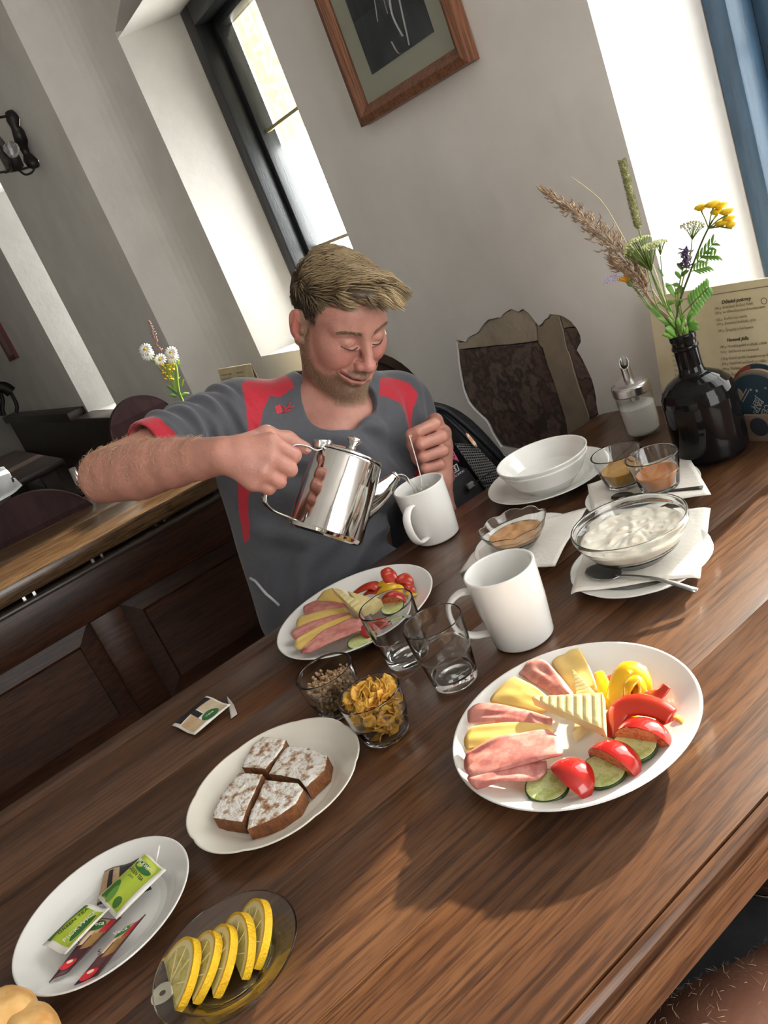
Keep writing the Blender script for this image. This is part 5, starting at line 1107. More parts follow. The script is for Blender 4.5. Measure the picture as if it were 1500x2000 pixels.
fr_.xf(F_ @ Matrix.Translation((0,-.004,.002))).build('logo_square', m_lw, bk)
text_mesh('lettering', 'S', .0135, m_lw, bk, inv @ F_ @ Matrix.Translation((.0042,-.0005,.0022)), .0003, bold=.0003)
text_mesh('lettering', 'SALOMON', .0068, m_lw, bk, inv @ F_ @ Matrix.Translation((-.006,-.0125,.0022)), .0003)
o2 = kq(877,880,-1.388); text_mesh('lettering', 'OBA', .010, m_blk, bk, inv @ frame(o2, kq(896,902,-1.388)-o2, kq(886,872,-1.388)-o2) @ Matrix.Translation((.001,-.004,.001)), .0003)
sheet([kq(907,846,-1.40),kq(914,845,-1.40),kq(935,872,-1.395),kq(927,874,-1.395)], .004, None, 6, 6, up=(.85,-.45,.2), rnd=.3).build('badge', mat('badge',(.75,.62,.5),.3,var=[(.75,.25,.04),(.85,.8,.75)],scale=70,contrast=(.4,.6)), bk)
MB().box((-.008,-.006,-.004),(.010,.006,.004)).xf(frame(kq(918,948,-1.365), kq(930,940,-1.365)-kq(918,948,-1.365), (0,0,1))).build('buckle', mat('buckle_grey',(.5,.5,.5),.3,.6), bk, bevel=.002)
band([kq(925,945,-1.362),kq(940,935,-1.355),kq(960,922,-1.35),kq(978,918,-1.35),kq(985,928,-1.35),kq(968,940,-1.352),kq(942,944,-1.36)], .0014, m_nyl, 'cord', (1,1))
band([kq(986,893,-1.42),kq(992,894,-1.41),kq(996,898,-1.41)], .006, m_steel, 'cord_lock', (1,1))
# ------------------------------------------------------------------ the man: one body grown from a distance field
class Field:
    def __init__(s, lo, hi, h):
        s.lo = np.array(lo, float); s.h = h; s.n = np.ceil((np.array(hi)-s.lo)/h).astype(int)+1
        s.A = np.full(s.n, .04, np.float32)
    def sub(s, lo, hi):
        a = np.clip(np.floor((np.array(lo)-s.lo)/s.h).astype(int), 0, s.n); b = np.clip(np.ceil((np.array(hi)-s.lo)/s.h).astype(int)+1, 0, s.n)
        if (b <= a).any(): return None
        sl = tuple(slice(i,j) for i, j in zip(a,b))
        g = [ (s.lo[k]+np.arange(a[k],b[k])*s.h).astype(np.float32) for k in range(3)]
        return sl, g[0][:,None,None], g[1][None,:,None], g[2][None,None,:]
    def put(s, lo, hi, fn, k=.01, op='add'):
        r = s.sub(np.array(lo)-.042, np.array(hi)+.042)
        if r is None: return
        sl, X, Y, Z = r; d = fn(X,Y,Z).astype(np.float32); a = s.A[sl]
        if op == 'add':
            h = np.maximum(k-np.abs(a-d),0)/k if k > 0 else 0; s.A[sl] = np.minimum(a,d)-h*h*k*.25
        else:
            d = -d; h = np.maximum(k-np.abs(a-d),0)/k if k > 0 else 0; s.A[sl] = np.maximum(a,d)+h*h*k*.25
    def cone(s, a, b, ra, rb, k=.01, op='add'):
        a = np.array(a, float); b = np.array(b, float); ba = b-a; L2 = max(ba@ba,1e-9); R = max(ra,rb)
        def fn(X,Y,Z):
            x, y, z = X-a[0], Y-a[1], Z-a[2]; t = np.clip((x*ba[0]+y*ba[1]+z*ba[2])/L2, 0, 1)
            return np.sqrt((x-t*ba[0])**2+(y-t*ba[1])**2+(z-t*ba[2])**2)-(ra+(rb-ra)*t)
        s.put(np.minimum(a,b)-R, np.maximum(a,b)+R, fn, k, op)
    def ell(s, c, r, axes=None, k=.01, op='add'):
        c = np.array(c, float); r = np.array(r, float); A = np.eye(3) if axes is None else np.array(axes, float)   # columns = axes
        ext = np.sqrt(((A*r)**2).sum(1))
        def fn(X,Y,Z):
            x, y, z = X-c[0], Y-c[1], Z-c[2]; q = [x*A[0,i]+y*A[1,i]+z*A[2,i] for i in range(3)]
            k0 = np.sqrt(sum((q[i]/r[i])**2 for i in range(3))); k1 = np.sqrt(sum((q[i]/r[i]**2)**2 for i in range(3)))
            return k0*(k0-1)/np.maximum(k1,1e-6)
        s.put(c-ext, c+ext, fn, k, op)
    def mesh(s):
        A = s.A; I = A < 0; nx, ny, nz = A.shape
        cnt = np.zeros((nx-1,ny-1,nz-1), np.uint8)
        for dx in (0,1):
            for dy in (0,1):
                for dz in (0,1): cnt += I[dx:nx-1+dx, dy:ny-1+dy, dz:nz-1+dz]
        act = np.nonzero((cnt > 0) & (cnt < 8)); del cnt
        i, j, k = (q.astype(np.int64) for q in act); key = (i*ny+j)*nz+k
        cv = {(a,b,c): A[i+a,j+b,k+c] for a in (0,1) for b in (0,1) for c in (0,1)}
        P = np.zeros((len(i),3)); n = np.zeros(len(i))
        for ax in range(3):
            for u in (0,1):
                for v in (0,1):
                    p0 = [0,0,0]; o = [q for q in range(3) if q != ax]; p0[o[0]] = u; p0[o[1]] = v; p1 = list(p0); p1[ax] = 1
                    a, b = cv[tuple(p0)], cv[tuple(p1)]; m = (a < 0) != (b < 0); t = np.where(m, a/np.where(m,a-b,1), 0)
                    for q in range(3): P[:,q] += np.where(m, p0[q]+(t if q == ax else 0), 0)
                    n += m
        P /= n[:,None]; P = (P+np.stack([i,j,k],1))*s.h+s.lo
        F = []
        for ax in range(3):
            sl0 = [slice(1,-1)]*3; sl1 = [slice(1,-1)]*3; sl0[ax] = slice(0,-1); sl1[ax] = slice(1,None)
            a = I[tuple(sl0)]; b = I[tuple(sl1)]; e = np.nonzero(a != b); base = [q+1 for q in e]; base[ax] = e[ax]
            flip = a[e]; o1, o2 = [(1,2),(2,0),(0,1)][ax]; q4 = []
            for d1, d2 in ((1,1),(0,1),(0,0),(1,0)):
                c = [q.copy() for q in base]; c[o1] = c[o1]-d1; c[o2] = c[o2]-d2
                q4.append(np.searchsorted(key, (c[0].astype(np.int64)*ny+c[1])*nz+c[2]))
            q4 = np.stack(q4,1); q4[~flip] = q4[~flip][:,::-1]; F.append(q4)
        return P, np.concatenate(F)
def mesh_obj(name, P, F, m, parent=None, cols=None, smooth_iter=0):
    me = bpy.data.meshes.new(name); me.vertices.add(len(P)); me.vertices.foreach_set('co', np.asarray(P,np.float32).ravel())
    me.loops.add(F.size); me.loops.foreach_set('vertex_index', F.astype(np.int32).ravel()); me.polygons.add(len(F))
    me.polygons.foreach_set('loop_start', np.arange(0,F.size,F.shape[1],dtype=np.int32)); me.update(calc_edges=True); me.validate()
    me.polygons.foreach_set('use_smooth', np.ones(len(me.polygons), bool))
    if cols is not None:
        a = me.color_attributes.new('Col', 'FLOAT_COLOR', 'POINT'); c = np.ones((len(P),4), np.float32); c[:,:3] = cols; a.data.foreach_set('color', c.ravel())
    o = bpy.data.objects.new(name, me); COL.objects.link(o); me.materials.append(m)
    if parent is not None: o.parent = parent; o.matrix_parent_inverse = wm(parent).inverted()
    return o
def relax(P, F, it=2, lam=.5):
    n = len(P)
    for _ in range(it):
        S = np.zeros_like(P); C = np.zeros(n)
        for a, b in ((0,1),(1,2),(2,3),(3,0)):
            np.add.at(S, F[:,a], P[F[:,b]]); np.add.at(S, F[:,b], P[F[:,a]]); np.add.at(C, F[:,a], 1); np.add.at(C, F[:,b], 1)
        P = P+lam*(S/np.maximum(C,1)[:,None]-P)
    return P
def normals(P, F):
    n = np.cross(P[F[:,2]]-P[F[:,0]], P[F[:,3]]-P[F[:,1]]); N = np.zeros_like(P)
    for k in range(4): np.add.at(N, F[:,k], n)
    return N/np.maximum(np.linalg.norm(N,axis=1),1e-12)[:,None]
# head frame: forward, left, up
HY, HP, HR, HC = -.1368, .6375, -.2698, np.array([-1.397,.772,1.140])
_F0 = np.array([math.cos(HY),math.sin(HY),0]); _L0 = np.array([-math.sin(HY),math.cos(HY),0]); _U0 = np.array([0,0,1.])
hF = _F0*math.cos(HP)-_U0*math.sin(HP); _U1 = _U0*math.cos(HP)+_F0*math.sin(HP); hL = _L0*math.cos(HR)+_U1*math.sin(HR); hU = _U1*math.cos(HR)-_L0*math.sin(HR)
HM = np.stack([hF,hL,hU],1)
def hw(f, l, u): return HC+HM@np.array([f,l,u])
def to_head(P): return (np.asarray(P)-HC)@HM
a3 = lambda v: np.array(tuple(v))
shR, shL = np.array([-1.500,.553,1.046]), np.array([-1.485,.872,.918])
elR, wrR = a3(W(206,925,X=-1.43)), a3(W(437,889,X=-1.175))
elL, wrL = a3(W(852,1038,X=-1.325)), a3(W(850,940,X=-1.298))
nk0 = np.array([-1.464,.735,.985])
ton = mat('skin', (.6,.35,.27), .42, attr='Col', sss=.12, var=((.88,.86,.86),(1.06,1.04,1.04)), scale=34, bump=.22, bscale=240, detail=6)
B_ = Field((-1.66,.17,.60), (-1.06,1.0,1.29), .0021)
# torso core under the shirt, shoulders, neck
B_.cone(shR, shL, .046, .046, .02); B_.cone((-1.48,.70,.93), (-1.46,.63,.72), .085, .09, .04)
B_.cone(nk0-np.array([.01,.01,.04]), hw(-.030,0,-.045), .060, .055, .03); B_.cone(nk0+np.array([.025,-.005,-.02]), hw(.015,0,-.075), .046, .036, .03); B_.ell((-1.462,.712,.945),(.078,.125,.062),None,.03); B_.cone(nk0+np.array([-.01,-.02,.01]), shR+np.array([0,.06,.01]), .046, .04, .03)
# skull and face
E = lambda c, r, k=.012, op='add', ax=HM: B_.ell(hw(*c), r, ax, k, op)
Cn = lambda a, b, ra, rb, k=.01, op='add': B_.cone(hw(*a), hw(*b), ra, rb, k, op)
E((-.022,0,.034),(.094,.0725,.077),.02); E((.040,0,.046),(.050,.061,.052),.03); E((.032,0,-.02),(.056,.059,.066),.03)
E((.034,0,-.068),(.056,.050,.046),.025); E((.073,0,-.099),(.021,.026,.022),.02)
for s in (-1,1):
    Cn((-.002,s*.056,-.035),(.056,s*.030,-.094),.019,.017,.025)
    E((.028,s*.043,-.048),(.040,.021,.038),.03)
    E((.058,s*.042,-.006),(.024,.020,.020),.03); E((.063,s*.037,-.024),(.022,.020,.017),.025)
    Cn((.083,s*.012,.0375),(.068,s*.049,.036),.0090,.0075,.014)
    E((.0985,s*.030,.0165),(.016,.016,.0095),.010,'cut')
    E((.0775,s*.031,.0145),(.0135,.0165,.0125),.004)
    Cn((.094,s*.017,.0075),(.0825,s*.045,.0095),.0018,.0014,.003,'cut')
    Cn((.0925,s*.018,.0035),(.083,s*.043,.0055),.0030,.0028,.005)
Cn((.086,0,.030),(.112,0,-.018),.0085,.0105,.012); E((.1155,0,-.0245),(.0120,.0118,.0108),.006)
for s in (-1,1):
    E((.1025,s*.0140,-.0275),(.0120,.0078,.0088),.006); E((.109,s*.0078,-.0362),(.0058,.0042,.0036),.003,'cut')
    Cn((.097,s*.0240,-.030),(.083,s*.047,-.047),.0026,.0020,.009,'cut')          # smile fold
E((.078,0,-.052),(.024,.033,.026),.016)
up_ = [(.0845,-.0400,-.0455),(.0975,-.020,-.0535),(.1040,-.006,-.0540),(.1045,0,-.0552),(.1040,.006,-.0540),(.0975,.020,-.0535),(.0845,.0400,-.0455)]
lo_ = [(.0860,-.034,-.0525),(.0970,-.017,-.0635),(.1020,0,-.0670),(.0970,.017,-.0635),(.0860,.034,-.0525)]
for a, b in zip(up_[:-1],up_[1:]): Cn(a,b,.0042,.0042,.006)
for a, b in zip(lo_[:-1],lo_[1:]): Cn(a,b,.0050,.0050,.006)
sl_ = [(.0865,-.0425,-.0445),(.0995,-.021,-.0570),(.1070,0,-.0605),(.0995,.021,-.0570),(.0865,.0425,-.0445)]
for a, b in zip(sl_[:-1],sl_[1:]): Cn(a,b,.0031,.0031,.003,'cut')
E((.094,0,-.0800),(.010,.020,.006),.010,'cut')
for s in (-1,1):                                                                 # ears
    q = math.radians(28)*s; e0 = hF*math.cos(q)-hL*math.sin(q)*1; e0 = hF*math.cos(q)-hL*math.sin(q); e1 = hL*math.cos(q)+hF*math.sin(q); AX = np.stack([e0,e1,hU],1)
    E((-.016,s*.0785,.002),(.0185,.0075,.0315),.005,'add',AX); E((-.018,s*.078,.012),(.020,.007,.021),.004,'add',AX)
    E((-.008,s*.0865,-.001),(.0085,.0062,.0145),.004,'cut',AX); Cn((-.022,s*.0895,.022),(-.026,s*.089,-.010),.0022,.0022,.004,'cut')
    E((-.005,s*.080,-.024),(.009,.0065,.010),.006,'add',AX); E((-.001,s*.0775,-.003),(.005,.004,.008),.005)
# arms
def limb(pts, rs, k=.006):
    for a, b, ra, rb in zip(pts[:-1],pts[1:],rs[:-1],rs[1:]): B_.cone(a,b,ra,rb,k)
L3 = lambda a, b, t: a+(b-a)*t
limb([shR,L3(shR,elR,.5),elR],[.054,.050,.042]); up3 = np.array([0,0,1.])
limb([elR,L3(elR,wrR,.12),L3(elR,wrR,.28)+np.array([0,0,-.002]),L3(elR,wrR,.45),L3(elR,wrR,.62),L3(elR,wrR,.8),wrR],[.0385,.0425,.0445,.0430,.0385,.0325,.0285]); B_.cone(elR+np.array([.0,-.012,-.014]),L3(elR,wrR,.3)+np.array([0,0,-.008]),.026,.034,.03)
limb([shL,L3(shL,elL,.5),elL],[.054,.048,.040]); limb([elL,L3(elL,wrL,.35),L3(elL,wrL,.7),wrL],[.039,.041,.034,.029])
# right hand round the kettle handle
hx = kp(-kr*1.9,KH*.7).x
H = lambda x, y, d: a3(W(x, y, X=hx+d))
mc = [H(529,864,.020),H(527,895,.024),H(512,921,.022),H(494,942,.014)]; pi_ = [H(574,889,.024),H(566,917,.026),H(545,940,.022),H(525,954,.014)]
di = [H(571,897,-.012),H(561,921,-.012),H(543,941,-.012),H(522,952,-.012)]; ti = [H(548,886,-.020),H(538,908,-.021),H(522,928,-.021),H(505,942,-.020)]
for q, r_ in zip(mc,(.0165,.0165,.0155,.0145)): B_.cone(L3(wrR,q,.05), q, .0185, r_, .012)
B_.cone(L3(wrR,mc[1],.4), L3(wrR,mc[2],.6), .018, .016, .015)
for m0, p0, d0, t0, r_ in zip(mc,pi_,di,ti,(.0112,.0114,.0108,.0096)):
    B_.cone(m0,p0,r_*1.14,r_*1.04,.004); B_.cone(p0,d0,r_*1.03,r_*.92,.003); B_.cone(d0,t0,r_*.92,r_*.80,.002)
th = [H(470,872,-.006),H(520,851,-.012),H(562,859,-.018),H(597,876,-.016)]
for a, b, ra, rb in zip(th[:-1],th[1:],(.018,.0145,.0125),(.0145,.0122,.0100)): B_.cone(a,b,ra,rb,.010)
# left hand, a loose fist holding the tea string
Hl = lambda x, y, X: a3(W(x, y, X=X))
mc2 = [Hl(850,822,-1.322),Hl(866,846,-1.324),Hl(868,876,-1.322),Hl(862,904,-1.316)]; pi2 = [Hl(848,828,-1.275),Hl(862,853,-1.270),Hl(864,881,-1.270),Hl(858,908,-1.276)]
di2 = [Hl(816,843,-1.268),Hl(822,868,-1.262),Hl(826,893,-1.264),Hl(830,915,-1.270)]; ti2 = [Hl(806,852,-1.284),Hl(814,875,-1.286),Hl(820,898,-1.288),Hl(826,918,-1.290)]
for q, r_ in zip(mc2,(.0155,.0160,.0155,.0145)): B_.cone(wrL, q, .0235, r_, .018)
for m0, p0, d0, t0, r_ in zip(mc2,pi2,di2,ti2,(.0114,.0116,.0110,.0100)):
    B_.cone(m0,p0,r_*1.12,r_*1.05,.006); B_.cone(p0,d0,r_*1.06,r_*.95,.0035); B_.cone(d0,t0,r_*.94,r_*.82,.003)
th2 = [L3(wrL,mc2[1],.25)+np.array([.012,-.012,0]),Hl(818,893,-1.300),Hl(806,866,-1.292),Hl(801,848,-1.278)]
for a, b, ra, rb in zip(th2[:-1],th2[1:],(.017,.0135,.0115),(.0135,.0118,.0095)): B_.cone(a,b,ra,rb,.008)
P, F = B_.mesh(); del B_
P = relax(P, F, 1, .4)
q = to_head(P); f, l, u = q[:,0], q[:,1], q[:,2]; al = np.abs(l)
def sm(x, a, b): t = np.clip((x-a)/(b-a),0,1); return t*t*(3-2*t)
base = np.array([.46,.220,.168]); cols = np.tile(base,(len(P),1))
inh = (np.abs(f) < .16) & (al < .11) & (u > -.16) & (u < .15)
def blend(mask, c):
    global cols
    cols = cols*(1-mask[:,None])+np.array(c)*mask[:,None]
hd_ = inh.astype(float)
blend(hd_*np.exp(-((f-.075)**2/.0009+(al-.042)**2/.0004+(u+.018)**2/.0004))*.55, (.60,.20,.17))     # flushed cheeks
blend(hd_*np.exp(-((f-.115)**2/.0003+l**2/.0004+(u+.02)**2/.0003))*.5, (.60,.22,.18))
blend(hd_*sm(al,.073,.083)*sm(f,-.05,-.03)*(1-sm(f,.005,.015))*.6, (.58,.20,.15))
# beard shadow and lips
lineU = np.interp(f,[-.02,.0,.012,.03,.05,.07,.085,.1],[.02,.012,-.010,-.040,-.058,-.062,-.050,-.050])
jawl = sm(lineU-u,-.014,.014)*sm(f,-.010,.006)
side = 0*f
mous = np.exp(-((u+.0455)**2/.00005))*sm(f,.078,.086)*(1-sm(al,.026,.036))
lipm = np.zeros(len(P))
for ch, rr in ((up_,.0052),(lo_,.0062)):
    for a, b in zip(ch[:-1],ch[1:]):
        a, b = np.array(a), np.array(b); t = np.clip(((q-a)@(b-a))/((b-a)@(b-a)),0,1); d_ = np.linalg.norm(q-a-t[:,None]*(b-a),axis=1); lipm = np.maximum(lipm, 1-sm(d_,rr*.85,rr*1.25))
neckfade = 1-sm(-u-.55*np.clip(f,0,.085),.064,.079)
beard = np.clip(jawl*.95+side*.9+mous*.9,0,1)*hd_*(1-lipm)*neckfade
blend(beard*.74, (.125,.078,.052)); blend(lipm*hd_*.8, (.50,.17,.145))
slit = np.zeros(len(P))
for a, b in zip(sl_[:-1],sl_[1:]):
    a, b = np.array(a), np.array(b); t = np.clip(((q-a)@(b-a))/((b-a)@(b-a)),0,1); slit = np.maximum(slit, 1-sm(np.linalg.norm(q-a-t[:,None]*(b-a),axis=1),.0018,.0034))
blend(slit*hd_*.75, (.16,.05,.045))
for s in (-1,1): blend(hd_*np.exp(-((f-.092)**2/.0002+(l-s*.031)**2/.0003+(u-.004)**2/.00004))*.35, (.42,.17,.14))
# shaved sides and hair roots
hline = lambda f, al: np.interp(f, [-.13,-.06,-.02,.008,.022,.034,.05,.075,.10], [-.055,-.045,.000,.006,.016,.060,.094,.101,.104]) + .006*sm(al,.0,.05)*sm(f,.03,.06)
scalp = sm(u-hline(f,al),-.004,.010)*hd_*(f < .1)
scalp = scalp*(1-sm(al,.079,.083)); blend(scalp*.85, (.17,.115,.075))
# hands a little redder, nails
for tips in (di+ti+di2+ti2+pi_+pi2,):
    for t_ in tips: blend(np.exp(-((P-t_)**2).sum(1)/.00022)*.35, (.60,.24,.19))
man = empty('person', (-1.48,.65,.44), 0, 'man in a grey and red sports shirt pouring water from a kettle', 'person')
body = mesh_obj('body', P, F, ton, man, cols)
bodyP, bodyF = P, F; bodyN = normals(P, F); skin_q, skin_beard = q, beard
nail = mat('nail', (.66,.40,.34), .25)
def ell_patch(c, ax, r, nm, m, par):
    mb = MB().ico((0,0,0),1,2,r); mb.xf(Matrix(np.array(ax).tolist()).to_4x4()); mb.v = [tuple(V(p)+V(c)) for p in mb.v]; return mb.build(nm, m, par, fixn=False)
d_ = (th[3]-th[2])/np.linalg.norm(th[3]-th[2]); v_ = np.array([.80,-.38,.46]); v_ -= d_*(v_@d_); v_ /= np.linalg.norm(v_); ell_patch(th[3]+d_*.001+v_*.0086, np.stack([d_,np.cross(v_,d_),v_],1), (.0068,.0055,.0018), 'nail', nail, man)
d_ = (th2[3]-th2[2])/np.linalg.norm(th2[3]-th2[2]); v_ = np.array([.80,-.55,.1]); v_ -= d_*(v_@d_); v_ /= np.linalg.norm(v_); ell_patch(th2[3]+d_*.001+v_*.0082, np.stack([d_,np.cross(v_,d_),v_],1), (.0062,.005,.0018), 'nail', nail, man)
# lash lines, brows
m_lash = mat('lashes', (.055,.032,.022), .6)
for s in (-1,1):
    pts = bez([hw(*p) for p in ((.0925,s*.0165,.0078),(.0945,s*.024,.0062),(.0935,s*.033,.0062),(.088,s*.041,.0082),(.081,s*.0475,.0105))],6)
    MB().tube(pts, [.0007]+[.0012]*(len(pts)-2)+[.0006], 6).build('eyelashes', m_lash, man)
    mb = MB(); rb2 = random.Random(4)
    for k in range(150):
        t_ = rb2.random(); c = hw(lerp(.0955,.0770,t_**1.3)+rb2.uniform(-.001,.001), s*lerp(.012,.052,t_), lerp(.0345,.0385,math.sin(t_*2.6))+rb2.uniform(-.0028,.0028)); d0 = hL*s*.006+hU*(.003-.004*t_)+hF*(-.002*t_); mb.tube([c,c+d0*.6,c+d0],[.0005,.00045,.0001],3,cap=False)
    mb.build('eyebrow', mat('brow_hair',(.20,.12,.065),.6), man, fixn=False)
# ------------------------------------------------------------------ hair
def hair_sdf(p):
    f, l, u = p[:,0], p[:,1], p[:,2]
    def el(c, r):
        d = (p-np.array(c))/np.array(r); k0 = np.linalg.norm(d,axis=1); k1 = np.linalg.norm(d/np.array(r),axis=1); return k0*(k0-1)/np.maximum(k1,1e-6)
    def smin(a, b, k): h = np.maximum(k-np.abs(a-b),0)/k; return np.minimum(a,b)-h*h*k/4
    d = el((-.022,0,.034),(.0975,.0755,.0805))
    d = smin(d, el((-.004,.002,.080),(.082,.060,.043)), .02); d = smin(d, el((.058,.004,.106),(.038,.047,.020)), .02); d = smin(d, el((.082,.028,.103),(.024,.034,.016)), .014)
    return d
def hair_clip(p):
    f, l, u = p[:,0], p[:,1], p[:,2]; return hline(f,np.abs(l))-.004*(f > .03)-u
def hgrad(p, e=.001):
    g = np.stack([(hair_sdf(p+np.eye(3)[i]*e)-hair_sdf(p-np.eye(3)[i]*e))/(2*e) for i in range(3)],1); return g/np.maximum(np.linalg.norm(g,axis=1),1e-9)[:,None]
Hf = Field((-.14,-.10,-.07), (.14,.10,.15), .0022)
n_ = Hf.n; gg = np.stack(np.meshgrid(*[Hf.lo[k]+np.arange(n_[k])*Hf.h for k in range(3)], indexing='ij'),-1).reshape(-1,3)
dv = np.maximum(hair_sdf(gg)+.0045, hair_clip(gg)+.002); Hf.A = dv.reshape(n_).astype(np.float32); hP, hF_ = Hf.mesh(); del gg, dv
m_hair = mat('hair', (.2,.13,.07), .42, attr='Col', spec=.5, var=((.75,.72,.7),(1.1,1.1,1.1)), scale=300, stretch=(1,1,1))
hc = np.tile(np.array([.085,.058,.036]),(len(hP),1)); mesh_obj('hair', hP@HM.T+HC, hF_, m_hair, man, hc)
rg = np.random.RandomState(5); N = 9000
th_ = rg.uniform(0,2*math.pi,N*3); zz = 1-1.2*rg.rand(N*3)**1.3; dirs = np.stack([np.sqrt(1-zz**2)*np.cos(th_),np.sqrt(1-zz**2)*np.sin(th_),zz],1)
p = np.array([-.012,0,.045])+dirs*np.array([.105,.078,.09])
for _ in range(3): p = p-hgrad(p)*(hair_sdf(p)+.002)[:,None]
keep = hair_clip(p) < -.003; p = p[keep][:N]; n = len(p)
top = sm(p[:,2],.052,.080)*1.0
L_ = .010+.042*top*rg.uniform(.5,1.15,n); steps = 8; path = [p.copy()]; off = rg.uniform(-.003,.0045,n)*(.4+.6*top); cl = np.round(p*np.array([42,75,60]))            # locks share a direction
rnd_ = np.array([math.sin(a*12.9898+b*78.233+c*37.7)*43758.5453 % 1 for a, b, c in cl])
for k in range(steps):
    g = hgrad(p); front = sm(p[:,0],.03,.09)
    d = np.stack([.50*top-.25*(1-top), .80*top+.30*(rnd_-.5)*1.5*top+.2*front*top, .10*top-1.0*(1-top)-.10*front*top],1)
    d = d+.25*(rnd_[:,None]-.5)*np.array([0,1,.4])*math.sin(k*.8); d = d-g*(d*g).sum(1)[:,None]; d /= np.maximum(np.linalg.norm(d,axis=1),1e-6)[:,None]
    p = p+d*(L_/steps)[:,None]; tgt = off+.0075*top*math.sin(math.pi*(k+1)/steps)*(rnd_*1.2)+.004*front*top*((k+1)/steps)
    p = p-hgrad(p)*((hair_sdf(p)-tgt)*.8)[:,None]; path.append(p.copy())
path = np.stack(path,1); m_ = path.shape[1]
n2 = 3800; rl = rg.uniform(-.050,.052,n2); ru = .088+.012*rg.rand(n2)-.10*np.abs(rl)**1.3; qd = lambda c, r: c[0]+r[0]*np.sqrt(np.maximum(0,1-(rl/r[1])**2-((ru-c[2])/r[2])**2))
rf = np.maximum(qd((.040,0,.046),(.050,.061,.052)), qd((-.022,0,.034),(.094,.0725,.077)))-.003; lk = np.round(rl*110); rk = np.array([abs(math.sin(a*12.9898)*43758.5453) % 1 for a in lk]); tt = np.linspace(0,1,m_)[None,:]
Aa = (.030+.030*rg.rand(n2)+.012*rk)*(1-.55*np.clip(-rl/.05,0,1)); Bb = .006+.020*rg.rand(n2); Ll = .016+.022*rk
p2 = np.stack([rf[:,None]+Aa[:,None]*np.sin(tt*1.35), rl[:,None]+Ll[:,None]*tt**1.5+.003*np.sin(tt*5+rk[:,None]*6), ru[:,None]+Bb[:,None]*(np.sin(np.pi*(.05+.80*tt))-math.sin(.05*np.pi))+.006*tt*(rk[:,None]-.3)], 2)
path = np.concatenate([path,p2]); top = np.concatenate([top,np.ones(n2)]); rnd_ = np.concatenate([rnd_,rk]); n = n+n2
path = path@HM.T+HC
w_ = (.00055+.00055*top)*rg.uniform(.7,1.3,n); VV = np.zeros((n,m_,3,3)); 
tng = np.gradient(path,axis=1); tng /= np.maximum(np.linalg.norm(tng,axis=2),1e-9)[...,None]; s1 = np.cross(tng,np.array([.3,.2,.93])); s1 /= np.maximum(np.linalg.norm(s1,axis=2),1e-9)[...,None]; s2 = np.cross(tng,s1)
tap = np.interp(np.linspace(0,1,m_),[0,.15,.7,1],[.7,1,.9,.12])
for c in range(3):
    a = 2*math.pi*c/3; VV[:,:,c,:] = path+(s1*math.cos(a)+s2*math.sin(a))*(w_[:,None]*tap[None,:])[...,None]
idx = np.arange(n*m_*3).reshape(n,m_,3); FF = np.concatenate([np.stack([idx[:,:-1,c],idx[:,1:,c],idx[:,1:,(c+1)%3],idx[:,:-1,(c+1)%3]],-1).reshape(-1,4) for c in range(3)])
fq = to_head(path[:,0,:]); tone = np.clip(.12+.62*rnd_*top+.22*rg.rand(n)*top+.38*sm(fq[:,0],.02,.09)*top+.12*sm(fq[:,1],0,.05)-.15*(1-top),0,1); c0, c1 = np.array([.055,.036,.022]), np.array([.43,.32,.175])
hcol = (c0+(c1-c0)*(tone**1.5)[:,None])[:,None,None,:]*np.linspace(.85,1.12,m_)[None,:,None,None]*np.ones((1,1,3,1))
mesh_obj('hair_strands', VV.reshape(-1,3), FF, m_hair, man, hcol.reshape(-1,3))
def fuzz(name, P, N, D, L, w, m, parent, lift=.45):
    """short tapered hairs: roots P, normals N, lie direction D"""
    d = D-N*(D*N).sum(1)[:,None]; d /= np.maximum(np.linalg.norm(d,axis=1),1e-9)[:,None]; d = d*(1-lift)+N*lift; d /= np.linalg.norm(d,axis=1)[:,None]
    s = np.cross(d,N); s /= np.maximum(np.linalg.norm(s,axis=1),1e-9)[:,None]; t = np.cross(d,s); mid = P+d*(L*.55)[:,None]; tip = P+d*L[:,None]+(d-N*.6)*(L*.15)[:,None]; n = len(P)
    VV = np.stack([P+s*w,P-s*w*.5+t*w,P-s*w*.5-t*w,mid+s*w*.7,mid-s*w*.35+t*w*.7,mid-s*w*.35-t*w*.7,tip],1).reshape(-1,3); o = (np.arange(n)*7)[:,None]
    F4 = np.concatenate([o+np.array(q) for q in ((0,1,4,3),(1,2,5,4),(2,0,3,5))]); F3 = np.concatenate([o+np.array(q) for q in ((3,4,6),(4,5,6),(5,3,6))])
    me = bpy.data.meshes.new(name); me.from_pydata(VV.tolist(), [], F4.tolist()+F3.tolist()); me.update(); ob = bpy.data.objects.new(name, me); COL.objects.link(ob); me.materials.append(m)
    ob['kind'] = 'stuff'
    if parent is not None: ob.parent = parent; ob.matrix_parent_inverse = wm(parent).inverted()
    return ob
pick = np.nonzero((skin_beard > .3) & (rg.rand(len(bodyP)) < .8))[0]; nn = len(pick)
fuzz('beard_stubble', bodyP[pick]+rg.normal(0,.0005,(nn,3)), bodyN[pick], np.tile(-hU*.9+hF*.25,(nn,1))+rg.normal(0,.25,(nn,3)), rg.uniform(.003,.006,nn), .00027, mat('stubble',(.33,.215,.125),.5), man, .35)
MB().tube(bez([hw(a_-.0012,b_,c_) for a_,b_,c_ in sl_],6), [.0006]+[.0013]*23+[.0006], 6).build('mouth_line', mat('mouth_dark',(.06,.018,.016),.6), man)
